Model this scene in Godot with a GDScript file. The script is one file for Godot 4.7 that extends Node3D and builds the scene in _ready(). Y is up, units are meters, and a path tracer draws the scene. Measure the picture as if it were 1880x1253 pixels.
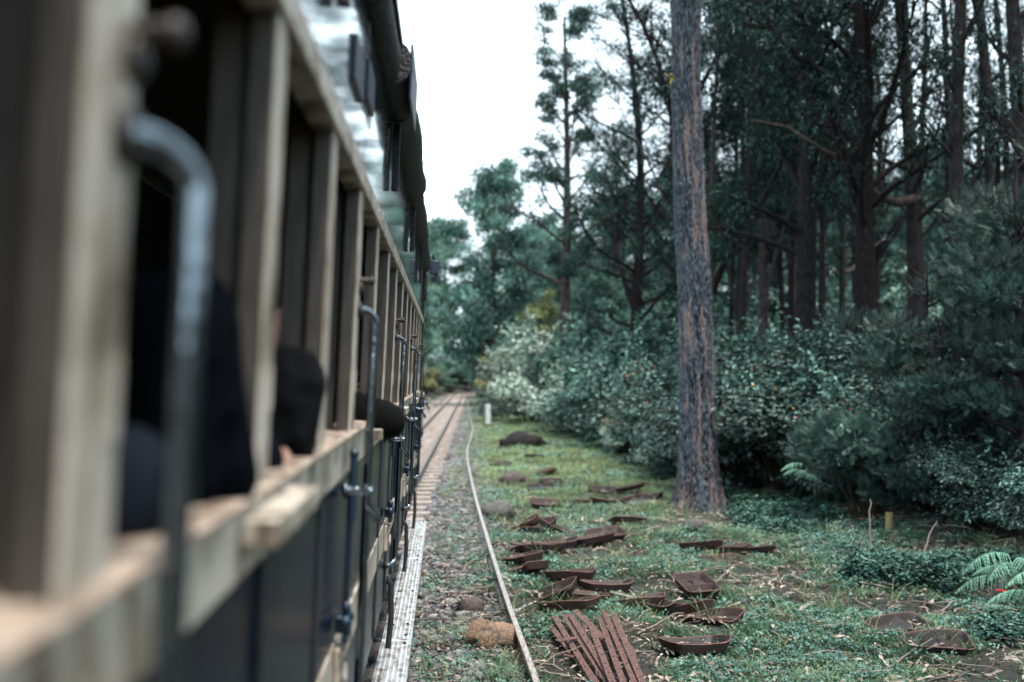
extends Node3D

# ---------------------------------------------------------------- helpers
class MB:
	var v := PackedVector3Array()
	var n := PackedVector3Array()
	var c := PackedColorArray()
	var ix := PackedInt32Array()

	func vert(p: Vector3, nn: Vector3, col: Color) -> int:
		v.append(p); n.append(nn); c.append(col)
		return v.size() - 1

	func tri(a: int, b: int, d: int) -> void:
		var g := (v[d] - v[a]).cross(v[b] - v[a])
		if g.dot(n[a] + n[b] + n[d]) < 0.0:
			ix.append(a); ix.append(d); ix.append(b)
		else:
			ix.append(a); ix.append(b); ix.append(d)

	func quad(a: int, b: int, d: int, e: int) -> void:
		tri(a, b, d); tri(a, d, e)

	func flat_quad(p: Vector3, q: Vector3, r: Vector3, s: Vector3, nn: Vector3, col: Color) -> void:
		quad(vert(p, nn, col), vert(q, nn, col), vert(r, nn, col), vert(s, nn, col))

	func box(at: Vector3, size: Vector3, bevel := 0.004, col := Color.WHITE, bas := Basis()) -> void:
		var h := size * 0.5
		var b := minf(bevel, minf(h.x, minf(h.y, h.z)) * 0.9)
		var id := {}
		for sx in [-1, 1]:
			for sy in [-1, 1]:
				for sz in [-1, 1]:
					for ax in 3:
						var s := Vector3(sx, sy, sz)
						var p := s * (h - Vector3(b, b, b))
						p[ax] = s[ax] * h[ax]
						var nn := Vector3.ZERO
						nn[ax] = s[ax]
						id[[sx, sy, sz, ax]] = vert(at + bas * p, bas * nn, col)
		for ax in 3:
			var u := (ax + 1) % 3
			var w := (ax + 2) % 3
			for s in [-1, 1]:
				var q := []
				for k in [[-1, -1], [1, -1], [1, 1], [-1, 1]]:
					var key := [0, 0, 0, ax]
					key[ax] = s; key[u] = k[0]; key[w] = k[1]
					q.append(id[key])
				quad(q[0], q[1], q[2], q[3])
			for s in [-1, 1]:
				for r in [-1, 1]:
					var q2 := []
					for k in [[-1, u], [1, u], [1, w], [-1, w]]:
						var key := [0, 0, 0, k[1]]
						key[ax] = k[0]; key[u] = s; key[w] = r
						q2.append(id[key])
					quad(q2[0], q2[1], q2[2], q2[3])
		for sx in [-1, 1]:
			for sy in [-1, 1]:
				for sz in [-1, 1]:
					tri(id[[sx, sy, sz, 0]], id[[sx, sy, sz, 1]], id[[sx, sy, sz, 2]])

	func tube(path: PackedVector3Array, radii: PackedFloat32Array, sides: int, col := Color.WHITE, squash := 1.0) -> void:
		var m := path.size()
		var up := Vector3.UP
		var t0 := (path[1] - path[0]).normalized()
		if absf(t0.dot(up)) > 0.9:
			up = Vector3.RIGHT
		var a := (up - t0 * up.dot(t0)).normalized()
		var first := v.size()
		for i in m:
			var t := (path[mini(i + 1, m - 1)] - path[maxi(i - 1, 0)]).normalized()
			a = (a - t * a.dot(t)).normalized()
			var b := t.cross(a)
			for j in sides:
				var w := TAU * j / sides
				var d := a * cos(w) + b * sin(w) * squash
				vert(path[i] + d * radii[i], d.normalized(), col)
		for i in m - 1:
			for j in sides:
				var k := (j + 1) % sides
				quad(first + i * sides + j, first + i * sides + k, first + (i + 1) * sides + k, first + (i + 1) * sides + j)
		for e in [0, m - 1]:
			if radii[e] < 0.002:
				continue
			var t := (path[1] - path[0]).normalized() * -1.0 if e == 0 else (path[m - 1] - path[m - 2]).normalized()
			var cc := vert(path[e], t, col)
			var ring := []
			for j in sides:
				ring.append(vert(v[first + e * sides + j], t, col))
			for j in sides:
				tri(cc, ring[j], ring[(j + 1) % sides])

	func rod(p: Vector3, q: Vector3, r: float, sides := 8, col := Color.WHITE) -> void:
		tube(PackedVector3Array([p, q]), PackedFloat32Array([r, r]), sides, col)

	func ball(at: Vector3, r: Vector3, col := Color.WHITE, rings := 6, sides := 10) -> void:
		var first := v.size()
		for i in rings + 1:
			var a := PI * i / rings
			for j in sides:
				var b := TAU * j / sides
				var d := Vector3(sin(a) * cos(b), cos(a), sin(a) * sin(b))
				vert(at + d * r, (d / r).normalized(), col)
		for i in rings:
			for j in sides:
				var k := (j + 1) % sides
				quad(first + i * sides + j, first + i * sides + k, first + (i + 1) * sides + k, first + (i + 1) * sides + j)

	# a closed outline in the xy plane swept along a path that runs mostly along z
	func sweep(outline: PackedVector2Array, path: PackedVector3Array, col := Color.WHITE, cols := PackedColorArray()) -> void:
		var m := outline.size()
		var tris := Geometry2D.triangulate_polygon(outline)
		for i in path.size():
			var t := (path[mini(i + 1, path.size() - 1)] - path[maxi(i - 1, 0)]).normalized()
			var side := t.cross(Vector3.UP).normalized()
			var up := side.cross(t)
			if i < path.size() - 1:
				var t2 := (path[mini(i + 2, path.size() - 1)] - path[i]).normalized()
				var side2 := t2.cross(Vector3.UP).normalized()
				var up2 := side2.cross(t2)
				for j in m:
					var p := outline[j]
					var q := outline[(j + 1) % m]
					var e := (q - p).orthogonal().normalized()
					var mid := (p + q) * 0.5 + e * 0.001
					if Geometry2D.is_point_in_polygon(mid, outline):
						e = -e
					var cc: Color = cols[j] if cols.size() else col
					flat_quad(path[i] + side * p.x + up * p.y, path[i] + side * q.x + up * q.y, path[i + 1] + side2 * q.x + up2 * q.y, path[i + 1] + side2 * p.x + up2 * p.y, side * e.x + up * e.y, cc)
			if i == 0 or i == path.size() - 1:
				var nn := -t if i == 0 else t
				var base := v.size()
				for p in outline:
					vert(path[i] + side * p.x + up * p.y, nn, col)
				for k in range(0, tris.size(), 3):
					tri(base + tris[k], base + tris[k + 1], base + tris[k + 2])

	func add(o: MB, xf: Transform3D) -> void:
		var base := v.size()
		for i in o.v.size():
			vert(xf * o.v[i], (xf.basis * o.n[i]).normalized(), o.c[i])
		for i in o.ix:
			ix.append(base + i)

	func mesh() -> ArrayMesh:
		var a := []
		a.resize(Mesh.ARRAY_MAX)
		a[Mesh.ARRAY_VERTEX] = v; a[Mesh.ARRAY_NORMAL] = n; a[Mesh.ARRAY_COLOR] = c; a[Mesh.ARRAY_INDEX] = ix
		var m := ArrayMesh.new()
		m.add_surface_from_arrays(Mesh.PRIMITIVE_TRIANGLES, a)
		return m


class LB:  # leaves: two facets each, shaded flat
	var v := PackedVector3Array()
	var c := PackedColorArray()
	var ix := PackedInt32Array()

	func leaf(p: Vector3, d: Vector3, s: Vector3, l: float, w: float, col: Color, bend := 0.25) -> void:
		var k := v.size()
		var u := s.cross(d)
		var m := p + d * (l * 0.45) + u * (w * bend)
		v.append(p); v.append(m + s * (w * 0.5)); v.append(p + d * l); v.append(m - s * (w * 0.5))
		c.append(col); c.append(col); c.append(col); c.append(col)
		ix.append(k); ix.append(k + 1); ix.append(k + 2)
		ix.append(k); ix.append(k + 2); ix.append(k + 3)

	func mesh() -> ArrayMesh:
		var a := []
		a.resize(Mesh.ARRAY_MAX)
		a[Mesh.ARRAY_VERTEX] = v; a[Mesh.ARRAY_COLOR] = c; a[Mesh.ARRAY_INDEX] = ix
		var m := ArrayMesh.new()
		m.add_surface_from_arrays(Mesh.PRIMITIVE_TRIANGLES, a)
		return m


var taken := {}
var M := {}
var fn := FastNoiseLite.new()
var tail := RegEx.create_from_string("_[0-9]{3}$")


func numbered(called: String) -> String:
	var k: int = taken.get(called, 0)
	taken[called] = k + 1
	return called if k == 0 else "%s_%03d" % [called, k]


func tag(o: Node3D, label: String, category := "", group := "", kind := "") -> Node3D:
	if label: o.set_meta("label", label)
	if category: o.set_meta("category", category)
	if group: o.set_meta("group", group)
	if kind: o.set_meta("kind", kind)
	return o


func thing(called: String, label: String, category: String, at := Vector3.ZERO, group := "") -> Node3D:
	var o := Node3D.new()
	o.name = numbered(called)
	add_child(o, true)
	o.position = at
	tag(o, label, category, group)
	return o


func part(called: String, st, mat: Material, parent: Node = null) -> MeshInstance3D:
	var o := MeshInstance3D.new()
	o.mesh = st if st is Mesh else st.mesh()
	o.material_override = mat
	if parent == null:
		o.name = numbered(called)
		add_child(o, true)
	else:
		var k: int = parent.get_meta("n_" + called, 0)
		parent.set_meta("n_" + called, k + 1)
		o.name = called if k == 0 else "%s_%03d" % [called, k]
		parent.add_child(o, true)
	return o


func dup(o: Node3D, label := "", group := "") -> Node3D:
	var c := o.duplicate()
	c.name = numbered(tail.sub(str(o.name), ""))
	add_child(c, true)
	if label: c.set_meta("label", label)
	if group: c.set_meta("group", group)
	return c


func lin(r: float, g: float, b: float) -> Color:
	return Color(r, g, b).linear_to_srgb()


func noise_tex(sd: int, freq: float, ramp: Array, size := 512, octaves := 5, type := FastNoiseLite.TYPE_SIMPLEX_SMOOTH) -> NoiseTexture2D:
	var t := NoiseTexture2D.new()
	var f := FastNoiseLite.new()
	f.seed = sd; f.frequency = freq; f.fractal_octaves = octaves; f.noise_type = type
	t.noise = f; t.width = size; t.height = size; t.seamless = true
	if ramp.size():
		var g := Gradient.new()
		var offs := PackedFloat32Array()
		var cols := PackedColorArray()
		for r in ramp:
			offs.append(r[0]); cols.append(r[1])
		g.offsets = offs; g.colors = cols
		t.color_ramp = g
	return t


func mat(col: Color, rough := 0.7, metal := 0.0, vc := false) -> StandardMaterial3D:
	var m := StandardMaterial3D.new()
	m.albedo_color = col
	m.roughness = rough
	m.metallic = metal
	m.vertex_color_use_as_albedo = vc
	return m


func tri_tex(m: StandardMaterial3D, tex: Texture2D, scale: Vector3, bump: Texture2D = null, cm := 0.0) -> StandardMaterial3D:
	m.uv1_triplanar = true
	m.uv1_scale = scale
	if tex: m.albedo_texture = tex
	if bump:
		m.heightmap_enabled = true
		m.heightmap_texture = bump
		m.heightmap_scale = cm
	return m


func leaf_mat(rough := 0.5, back := 0.35) -> StandardMaterial3D:
	var m := mat(Color.WHITE, rough, 0.0, true)
	m.backlight_enabled = true
	m.backlight = Color(back, back, back * 0.8)
	return m


# ---------------------------------------------------------------- the lie of the land
const KNOTS := [[-40.0, -1.28], [-4.0, -1.28], [3.0, -1.27], [10.0, -1.126], [20.0, -0.842], [40.0, -0.274], [60.0, 0.294], [80.0, 0.862], [95.0, 1.3], [110.0, 3.4], [130.0, 9.0], [160.0, 22.0]]

func track_x(zf: float) -> float:
	for i in KNOTS.size() - 1:
		var a = KNOTS[i]
		var b = KNOTS[i + 1]
		if zf <= b[0] or i == KNOTS.size() - 2:
			var p = KNOTS[maxi(i - 1, 0)]
			var q = KNOTS[mini(i + 2, KNOTS.size() - 1)]
			var h: float = b[0] - a[0]
			var t: float = (zf - a[0]) / h
			var m0: float = (b[1] - p[1]) / maxf(b[0] - p[0], 0.01) * h
			var m1: float = (q[1] - a[1]) / (q[0] - a[0]) * h
			var t2 := t * t
			var t3 := t2 * t
			return (2.0 * t3 - 3.0 * t2 + 1.0) * a[1] + (t3 - 2.0 * t2 + t) * m0 + (-2.0 * t3 + 3.0 * t2) * b[1] + (t3 - t2) * m1
	return 0.0


func edge_x(zf: float) -> float:  # where the clearing ends and the bush begins
	return maxf(4.7, track_x(zf) + 3.6) - 0.5 * smoothstep(30.0, 60.0, zf)


func ground_y(x: float, z: float) -> float:
	var zf := -z
	var tx := track_x(zf)
	var right := maxf(0.0, x - edge_x(zf) - 0.3)
	var left := maxf(0.0, tx - 2.2 - x)
	var y := 7.0 * (1.0 - exp(-right * 0.03)) + 7.0 * (1.0 - exp(-left * 0.035))
	var near := smoothstep(0.2, 1.5, x - tx - 1.2)
	y += fn.get_noise_2d(x * 9.0, z * 9.0) * 0.10 * near + fn.get_noise_2d(x * 40.0, z * 40.0) * 0.03 * near
	return y


func _ready() -> void:
	fn.seed = 11
	fn.frequency = 0.06
	fn.fractal_octaves = 3
	# camera: leaning out of the carriage, looking along it
	var cam := Camera3D.new()
	cam.name = "camera"
	add_child(cam)
	cam.position = Vector3(0, 2, 0)
	cam.rotation = Vector3(0.03363, -0.0666, 0)
	var at := CameraAttributesPhysical.new()
	at.frustum_focal_length = 35.014
	at.frustum_focus_distance = 6.0
	at.frustum_near = 0.05
	at.frustum_far = 900.0
	at.exposure_aperture = 1.4
	cam.attributes = at
	cam.current = true
	# overcast sky
	var we := WorldEnvironment.new()
	we.name = "world_environment"
	var e := Environment.new()
	e.background_mode = Environment.BG_SKY
	var sm := ProceduralSkyMaterial.new()
	sm.sky_top_color = Color(0.86, 0.95, 1.0)
	sm.sky_horizon_color = Color(0.90, 0.965, 1.0)
	sm.sky_curve = 0.2
	sm.ground_bottom_color = Color(0.2, 0.24, 0.22)
	sm.ground_horizon_color = Color(0.4, 0.45, 0.44)
	sm.sun_angle_max = 1.0
	var sk := Sky.new()
	sk.sky_material = sm
	e.sky = sk
	e.background_energy_multiplier = 0.62
	e.tonemap_mode = Environment.TONE_MAPPER_LINEAR
	e.tonemap_exposure = 4.5
	e.sdfgi_enabled = true
	e.ssao_enabled = true
	e.ssil_enabled = true
	we.environment = e
	add_child(we)
	var sun := DirectionalLight3D.new()
	sun.name = "sun"
	sun.light_energy = 0.5
	sun.light_color = Color(1.0, 0.97, 0.93)
	sun.light_angular_distance = 10.0
	sun.shadow_enabled = true
	add_child(sun)
	sun.look_at_from_position(Vector3(3, 20, 6), Vector3(0, 0, 0))

	make_materials()
	make_ground()
	make_track()
	make_carriage()
	make_people()
	make_forest()
	make_scrap()
	make_ground_cover()


func make_materials() -> void:
	var grain := noise_tex(3, 0.02, [[0.0, Color(0.55, 0.52, 0.5)], [0.45, Color(0.85, 0.84, 0.82)], [1.0, Color(1, 1, 1)]])
	var grime := noise_tex(5, 0.012, [[0.0, Color(0.35, 0.3, 0.27)], [0.32, Color(0.75, 0.72, 0.68)], [0.55, Color(0.95, 0.95, 0.95)], [1.0, Color(1, 1, 1)]])
	var fine := noise_tex(8, 0.06, [])
	var wavy := noise_tex(9, 0.006, [], 512, 2)
	var rough := noise_tex(12, 0.03, [[0.0, Color(0.25, 0.25, 0.25)], [1.0, Color(0.75, 0.75, 0.75)]])
	M.cream = tri_tex(mat(lin(0.49, 0.43, 0.365), 0.42), grime, Vector3(1.5, 0.6, 1.5), fine, 0.12)
	M.brown = tri_tex(mat(lin(0.07, 0.058, 0.05), 0.6), grain, Vector3(4, 0.5, 4), fine, 0.1)
	var worn := noise_tex(21, 0.018, [[0.0, Color(0.5, 0.43, 0.39)], [0.35, Color(0.75, 0.69, 0.65)], [0.55, Color(0.93, 0.88, 0.85)], [1.0, Color(1, 0.96, 0.92)]])
	M.worn = tri_tex(mat(lin(0.42, 0.37, 0.32), 0.5), worn, Vector3(2, 2, 0.7), fine, 0.15)
	M.blue = tri_tex(mat(lin(0.004, 0.014, 0.032), 0.2), grain, Vector3(0.7, 0.35, 0.7), wavy, 0.08)
	M.blue.metallic_specular = 0.1
	M.upper = tri_tex(mat(lin(0.006, 0.022, 0.042), 0.12), null, Vector3(0.9, 0.35, 0.9))
	M.upper.clearcoat_enabled = true
	M.upper.clearcoat = 1.0
	M.upper.clearcoat_roughness = 0.06
	M.black = tri_tex(mat(lin(0.008, 0.008, 0.01), 0.7), null, Vector3(3, 3, 1), noise_tex(31, 0.03, []), 0.8)
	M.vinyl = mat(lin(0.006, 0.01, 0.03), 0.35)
	M.steel = tri_tex(mat(lin(0.27, 0.33, 0.39), 0.13, 1.0), grain, Vector3(3, 1, 3), fine, 0.06)
	M.ironwork = tri_tex(mat(lin(0.05, 0.042, 0.04), 0.45, 0.5), grain, Vector3(8, 8, 8))
	M.paintblue = tri_tex(mat(lin(0.012, 0.032, 0.06), 0.3, 0.3), grain, Vector3(6, 6, 6), fine, 0.1)
	M.tread = tri_tex(mat(lin(0.55, 0.57, 0.60), 0.4, 0.55), grime, Vector3(2.0, 2.0, 1.2), fine, 0.12)
	M.rail = tri_tex(mat(lin(0.44, 0.385, 0.365), 0.42, 0.35), grain, Vector3(4, 4, 0.7), fine, 0.08)
	M.railside = tri_tex(mat(lin(0.10, 0.06, 0.045), 0.85), grain, Vector3(5, 5, 2), fine, 0.3)
	M.sleeper = tri_tex(mat(lin(0.38, 0.315, 0.285), 0.9), grain, Vector3(0.8, 4, 4), fine, 0.6)
	var rust := noise_tex(41, 0.02, [[0.0, Color(0.25, 0.2, 0.2)], [0.35, Color(0.55, 0.42, 0.4)], [0.6, Color(0.8, 0.62, 0.56)], [0.85, Color(1.0, 0.72, 0.58)], [1.0, Color(1.0, 0.9, 0.85)]])
	M.rust = tri_tex(mat(lin(0.062, 0.045, 0.044), 0.6, 0.0), rust, Vector3(3, 3, 3), fine, 0.35)
	M.rust2 = tri_tex(mat(lin(0.035, 0.027, 0.029), 0.6, 0.0), rust, Vector3(3.5, 3, 3), fine, 0.35)
	M.bar = tri_tex(mat(lin(0.21, 0.155, 0.14), 0.6, 0.0), rust, Vector3(6, 6, 2.2), fine, 0.25)
	M.rim = tri_tex(mat(lin(0.23, 0.165, 0.15), 0.55, 0.0), rust, Vector3(5, 5, 5), fine, 0.1)
	M.hole = mat(lin(0.008, 0.007, 0.007), 0.95)
	M.rock = tri_tex(mat(Color.WHITE, 0.9, 0.0, true), noise_tex(51, 0.02, [[0.0, Color(0.45, 0.42, 0.42)], [0.5, Color(0.8, 0.78, 0.76)], [1.0, Color(1, 1, 1)]]), Vector3(3, 3, 3), fine, 1.2)
	M.bark = tri_tex(mat(Color.WHITE, 0.85, 0.0, true), noise_tex(61, 0.02, [[0.0, Color(0.4, 0.38, 0.38)], [0.5, Color(0.8, 0.78, 0.78)], [1.0, Color(1, 1, 1)]]), Vector3(2.2, 0.4, 2.2), fine, 1.5)
	M.bark.metallic_specular = 0.12
	M.bigbark = tri_tex(mat(Color.WHITE, 0.8, 0.0, true), noise_tex(62, 0.04, [[0.0, Color(0.55, 0.55, 0.58)], [0.5, Color(0.85, 0.84, 0.84)], [1.0, Color(1, 1, 1)]]), Vector3(5, 0.9, 5), fine, 1.2)
	M.leaf = leaf_mat(0.45, 0.30)
	M.leaf.metallic_specular = 0.34
	M.woodleaf = leaf_mat(0.6, 0.25)
	M.woodleaf.metallic_specular = 0.16
	M.dullleaf = leaf_mat(0.6, 0.35)
	M.dullleaf.metallic_specular = 0.25
	M.grass = leaf_mat(0.6, 0.5)
	M.grass.metallic_specular = 0.25
	M.soil = tri_tex(mat(Color.WHITE, 0.95, 0.0, true), noise_tex(71, 0.03, [[0.0, Color(0.45, 0.42, 0.4)], [0.5, Color(0.8, 0.8, 0.75)], [1.0, Color(1, 1, 1)]]), Vector3(1.5, 1.5, 1.5), fine, 2.0)
	M.cloth = tri_tex(mat(Color.WHITE, 0.8, 0.0, true), null, Vector3(20, 20, 20), fine, 0.3)
	M.hair = tri_tex(mat(lin(0.006, 0.007, 0.009), 0.6), null, Vector3(40, 4, 40), fine, 0.5)
	M.hood = tri_tex(mat(lin(0.004, 0.0055, 0.009), 0.8), grain, Vector3(9, 9, 9), fine, 0.6)
	M.hood.metallic_specular = 0.08
	M.hair.metallic_specular = 0.2
	M.cloth.metallic_specular = 0.2
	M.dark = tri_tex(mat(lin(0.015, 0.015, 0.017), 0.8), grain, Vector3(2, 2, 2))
	M.white = tri_tex(mat(lin(0.72, 0.75, 0.78), 0.6), grime, Vector3(2, 2, 2))
	M.yellow = tri_tex(mat(lin(0.34, 0.24, 0.10), 0.7), grain, Vector3(5, 5, 5))
	M.stone = mat(Color.WHITE, 0.85, 0.0, true)
	M.petal = mat(Color.WHITE, 0.6, 0.0, true)
	M.stick = tri_tex(mat(lin(0.22, 0.17, 0.15), 0.85), grain, Vector3(8, 8, 8))


func make_ground() -> void:
	var xs := PackedFloat32Array()
	var zs := PackedFloat32Array()
	var x := -8.0
	while x <= 14.0:
		xs.append(x); x += 0.16
	for k in 26:
		x = xs[xs.size() - 1]
		xs.append(x + 0.2 * pow(1.33, k))
		xs.insert(0, xs[0] - 0.2 * pow(1.33, k))
	var z := 6.0
	while z > -130.0:
		zs.append(z); z -= 0.2 if z > -30.0 else 0.6
	for k in 22:
		zs.append(zs[zs.size() - 1] - 0.8 * pow(1.33, k))
		zs.insert(0, zs[0] + 0.8 * pow(1.33, k))
	var mb := MB.new()
	var w := xs.size()
	var gn := FastNoiseLite.new()
	gn.seed = 4; gn.frequency = 0.5
	for j in zs.size():
		for i in w:
			var px := xs[i]
			var pz := zs[j]
			var y := ground_y(px, pz)
			var nn := Vector3(ground_y(px - 0.1, pz) - ground_y(px + 0.1, pz), 0.2, ground_y(px, pz - 0.1) - ground_y(px, pz + 0.1)).normalized()
			var k := gn.get_noise_2d(px, pz) * 0.5 + 0.5
			var tx := track_x(-pz)
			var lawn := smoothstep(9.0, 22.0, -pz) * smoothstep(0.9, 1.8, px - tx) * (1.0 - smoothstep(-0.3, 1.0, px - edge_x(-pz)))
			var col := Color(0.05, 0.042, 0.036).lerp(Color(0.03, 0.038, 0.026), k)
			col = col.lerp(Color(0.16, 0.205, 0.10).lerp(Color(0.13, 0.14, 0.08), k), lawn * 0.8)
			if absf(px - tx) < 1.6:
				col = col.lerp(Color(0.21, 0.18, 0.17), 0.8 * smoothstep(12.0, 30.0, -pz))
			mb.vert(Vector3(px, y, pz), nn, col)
	for j in zs.size() - 1:
		for i in w - 1:
			mb.quad(j * w + i, j * w + i + 1, (j + 1) * w + i + 1, (j + 1) * w + i)
	tag(part("ground", mb, M.soil), "", "", "", "structure")


func rail_outline(h: float, wide := 1.0) -> PackedVector2Array:
	var q := []
	for p in [[0.045, 0.0], [0.045, 0.012], [0.010, 0.026], [0.008, h - 0.03], [0.026, h - 0.024], [0.027, h - 0.004], [0.022, h]]:
		q.append(Vector2(p[0] * wide, p[1]))
	for k in range(q.size() - 1, -1, -1):
		q.append(Vector2(-q[k].x, q[k].y))
	return PackedVector2Array(q)


func make_track() -> void:
	var t := Node3D.new()
	t.name = "railway_track"
	add_child(t)
	t.set_meta("kind", "structure")
	var out := rail_outline(0.11)
	for s in [-0.395, 0.395]:
		var path := PackedVector3Array()
		var zf := -8.0
		while zf < 128.0:
			var d := Vector3(track_x(zf + 0.1) - track_x(zf - 0.1), 0, -0.2).normalized()
			var side := d.cross(Vector3.UP)
			path.append(Vector3(track_x(zf), 0.06, -zf) + side * s)
			zf += 1.5
		var cols := PackedColorArray()
		for p in out:
			cols.append(Color(0.34, 0.31, 0.3) if p.y > 0.1 else Color(0.10, 0.075, 0.065))
		var m: StandardMaterial3D = M.rail.duplicate()
		m.vertex_color_use_as_albedo = true
		var mb := MB.new()
		mb.sweep(out, path, Color.WHITE, cols)
		part("rail", mb, m, t)
	var rng := RandomNumberGenerator.new()
	rng.seed = 5
	var kinds := []
	for k in 4:
		var mb := MB.new()
		mb.box(Vector3.ZERO, Vector3(1.5 + rng.randf_range(-0.06, 0.06), 0.12, 0.2), 0.012)
		kinds.append(mb.mesh())
	var zf := -6.0
	while zf < 120.0:
		var o := part("sleeper", kinds[rng.randi() % 4], M.sleeper, t)
		o.position = Vector3(track_x(zf) + rng.randf_range(-0.04, 0.04), 0.0, -zf)
		o.rotation.y = -atan(track_x(zf + 0.5) - track_x(zf - 0.5)) + rng.randf_range(-0.03, 0.03)
		zf += 0.62 + rng.randf_range(-0.04, 0.04)
	# the loose rail that lies along the clearing
	var path2 := PackedVector3Array()
	var pts := [[3.0, 0.59], [6.0, 0.55], [8.0, 0.51], [9.6, 0.49], [12.0, 0.47], [15.2, 0.455], [19.6, 0.465], [23.0, 0.5], [26.0, 0.60], [30.1, 0.79], [34.8, 0.95], [46.9, 1.1], [60.0, 1.35], [72.0, 1.6]]
	for p in pts:
		path2.append(Vector3(p[1], 0.03, -p[0]))
	var o2 := rail_outline(0.13, 0.78)
	var cv := Curve3D.new()
	for i in path2.size():
		var tn := (path2[mini(i + 1, path2.size() - 1)] - path2[maxi(i - 1, 0)]) / 6.0
		cv.add_point(path2[i], -tn, tn)
	var fine := PackedVector3Array()
	for i in 110:
		fine.append(cv.sample_baked(cv.get_baked_length() * i / 109.0, true))
	var cols2 := PackedColorArray()
	for p in o2:
		cols2.append(Color(1, 1, 1) if p.y > 0.10 else Color(0.22, 0.15, 0.12))
	var rm: StandardMaterial3D = M.rail.duplicate()
	rm.vertex_color_use_as_albedo = true
	var rb := MB.new()
	rb.sweep(o2, fine, Color.WHITE, cols2)
	tag(part("loose_rail", rb, rm), "long bent spare rail lying along the grass beside the track", "rail")


# ---------------------------------------------------------------- the carriage
const HW := 0.9285
const PITCH := 0.73
const REAR := -6.0
const FRONT := 10.7

func yl(h: float) -> float:  # height above the camera -> the carriage's own height
	return 2.037 + h


func bar_z(c: Node3D, called: String, m: Material, x0: float, x1: float, h0: float, h1: float, z0: float, z1: float, bev := 0.004) -> MeshInstance3D:
	var mb := MB.new()
	mb.box(Vector3((x0 + x1) * 0.5, yl((h0 + h1) * 0.5), -(z0 + z1) * 0.5), Vector3(x1 - x0, absf(h1 - h0), absf(z1 - z0)), bev)
	return part(called, mb, m, c)


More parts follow.
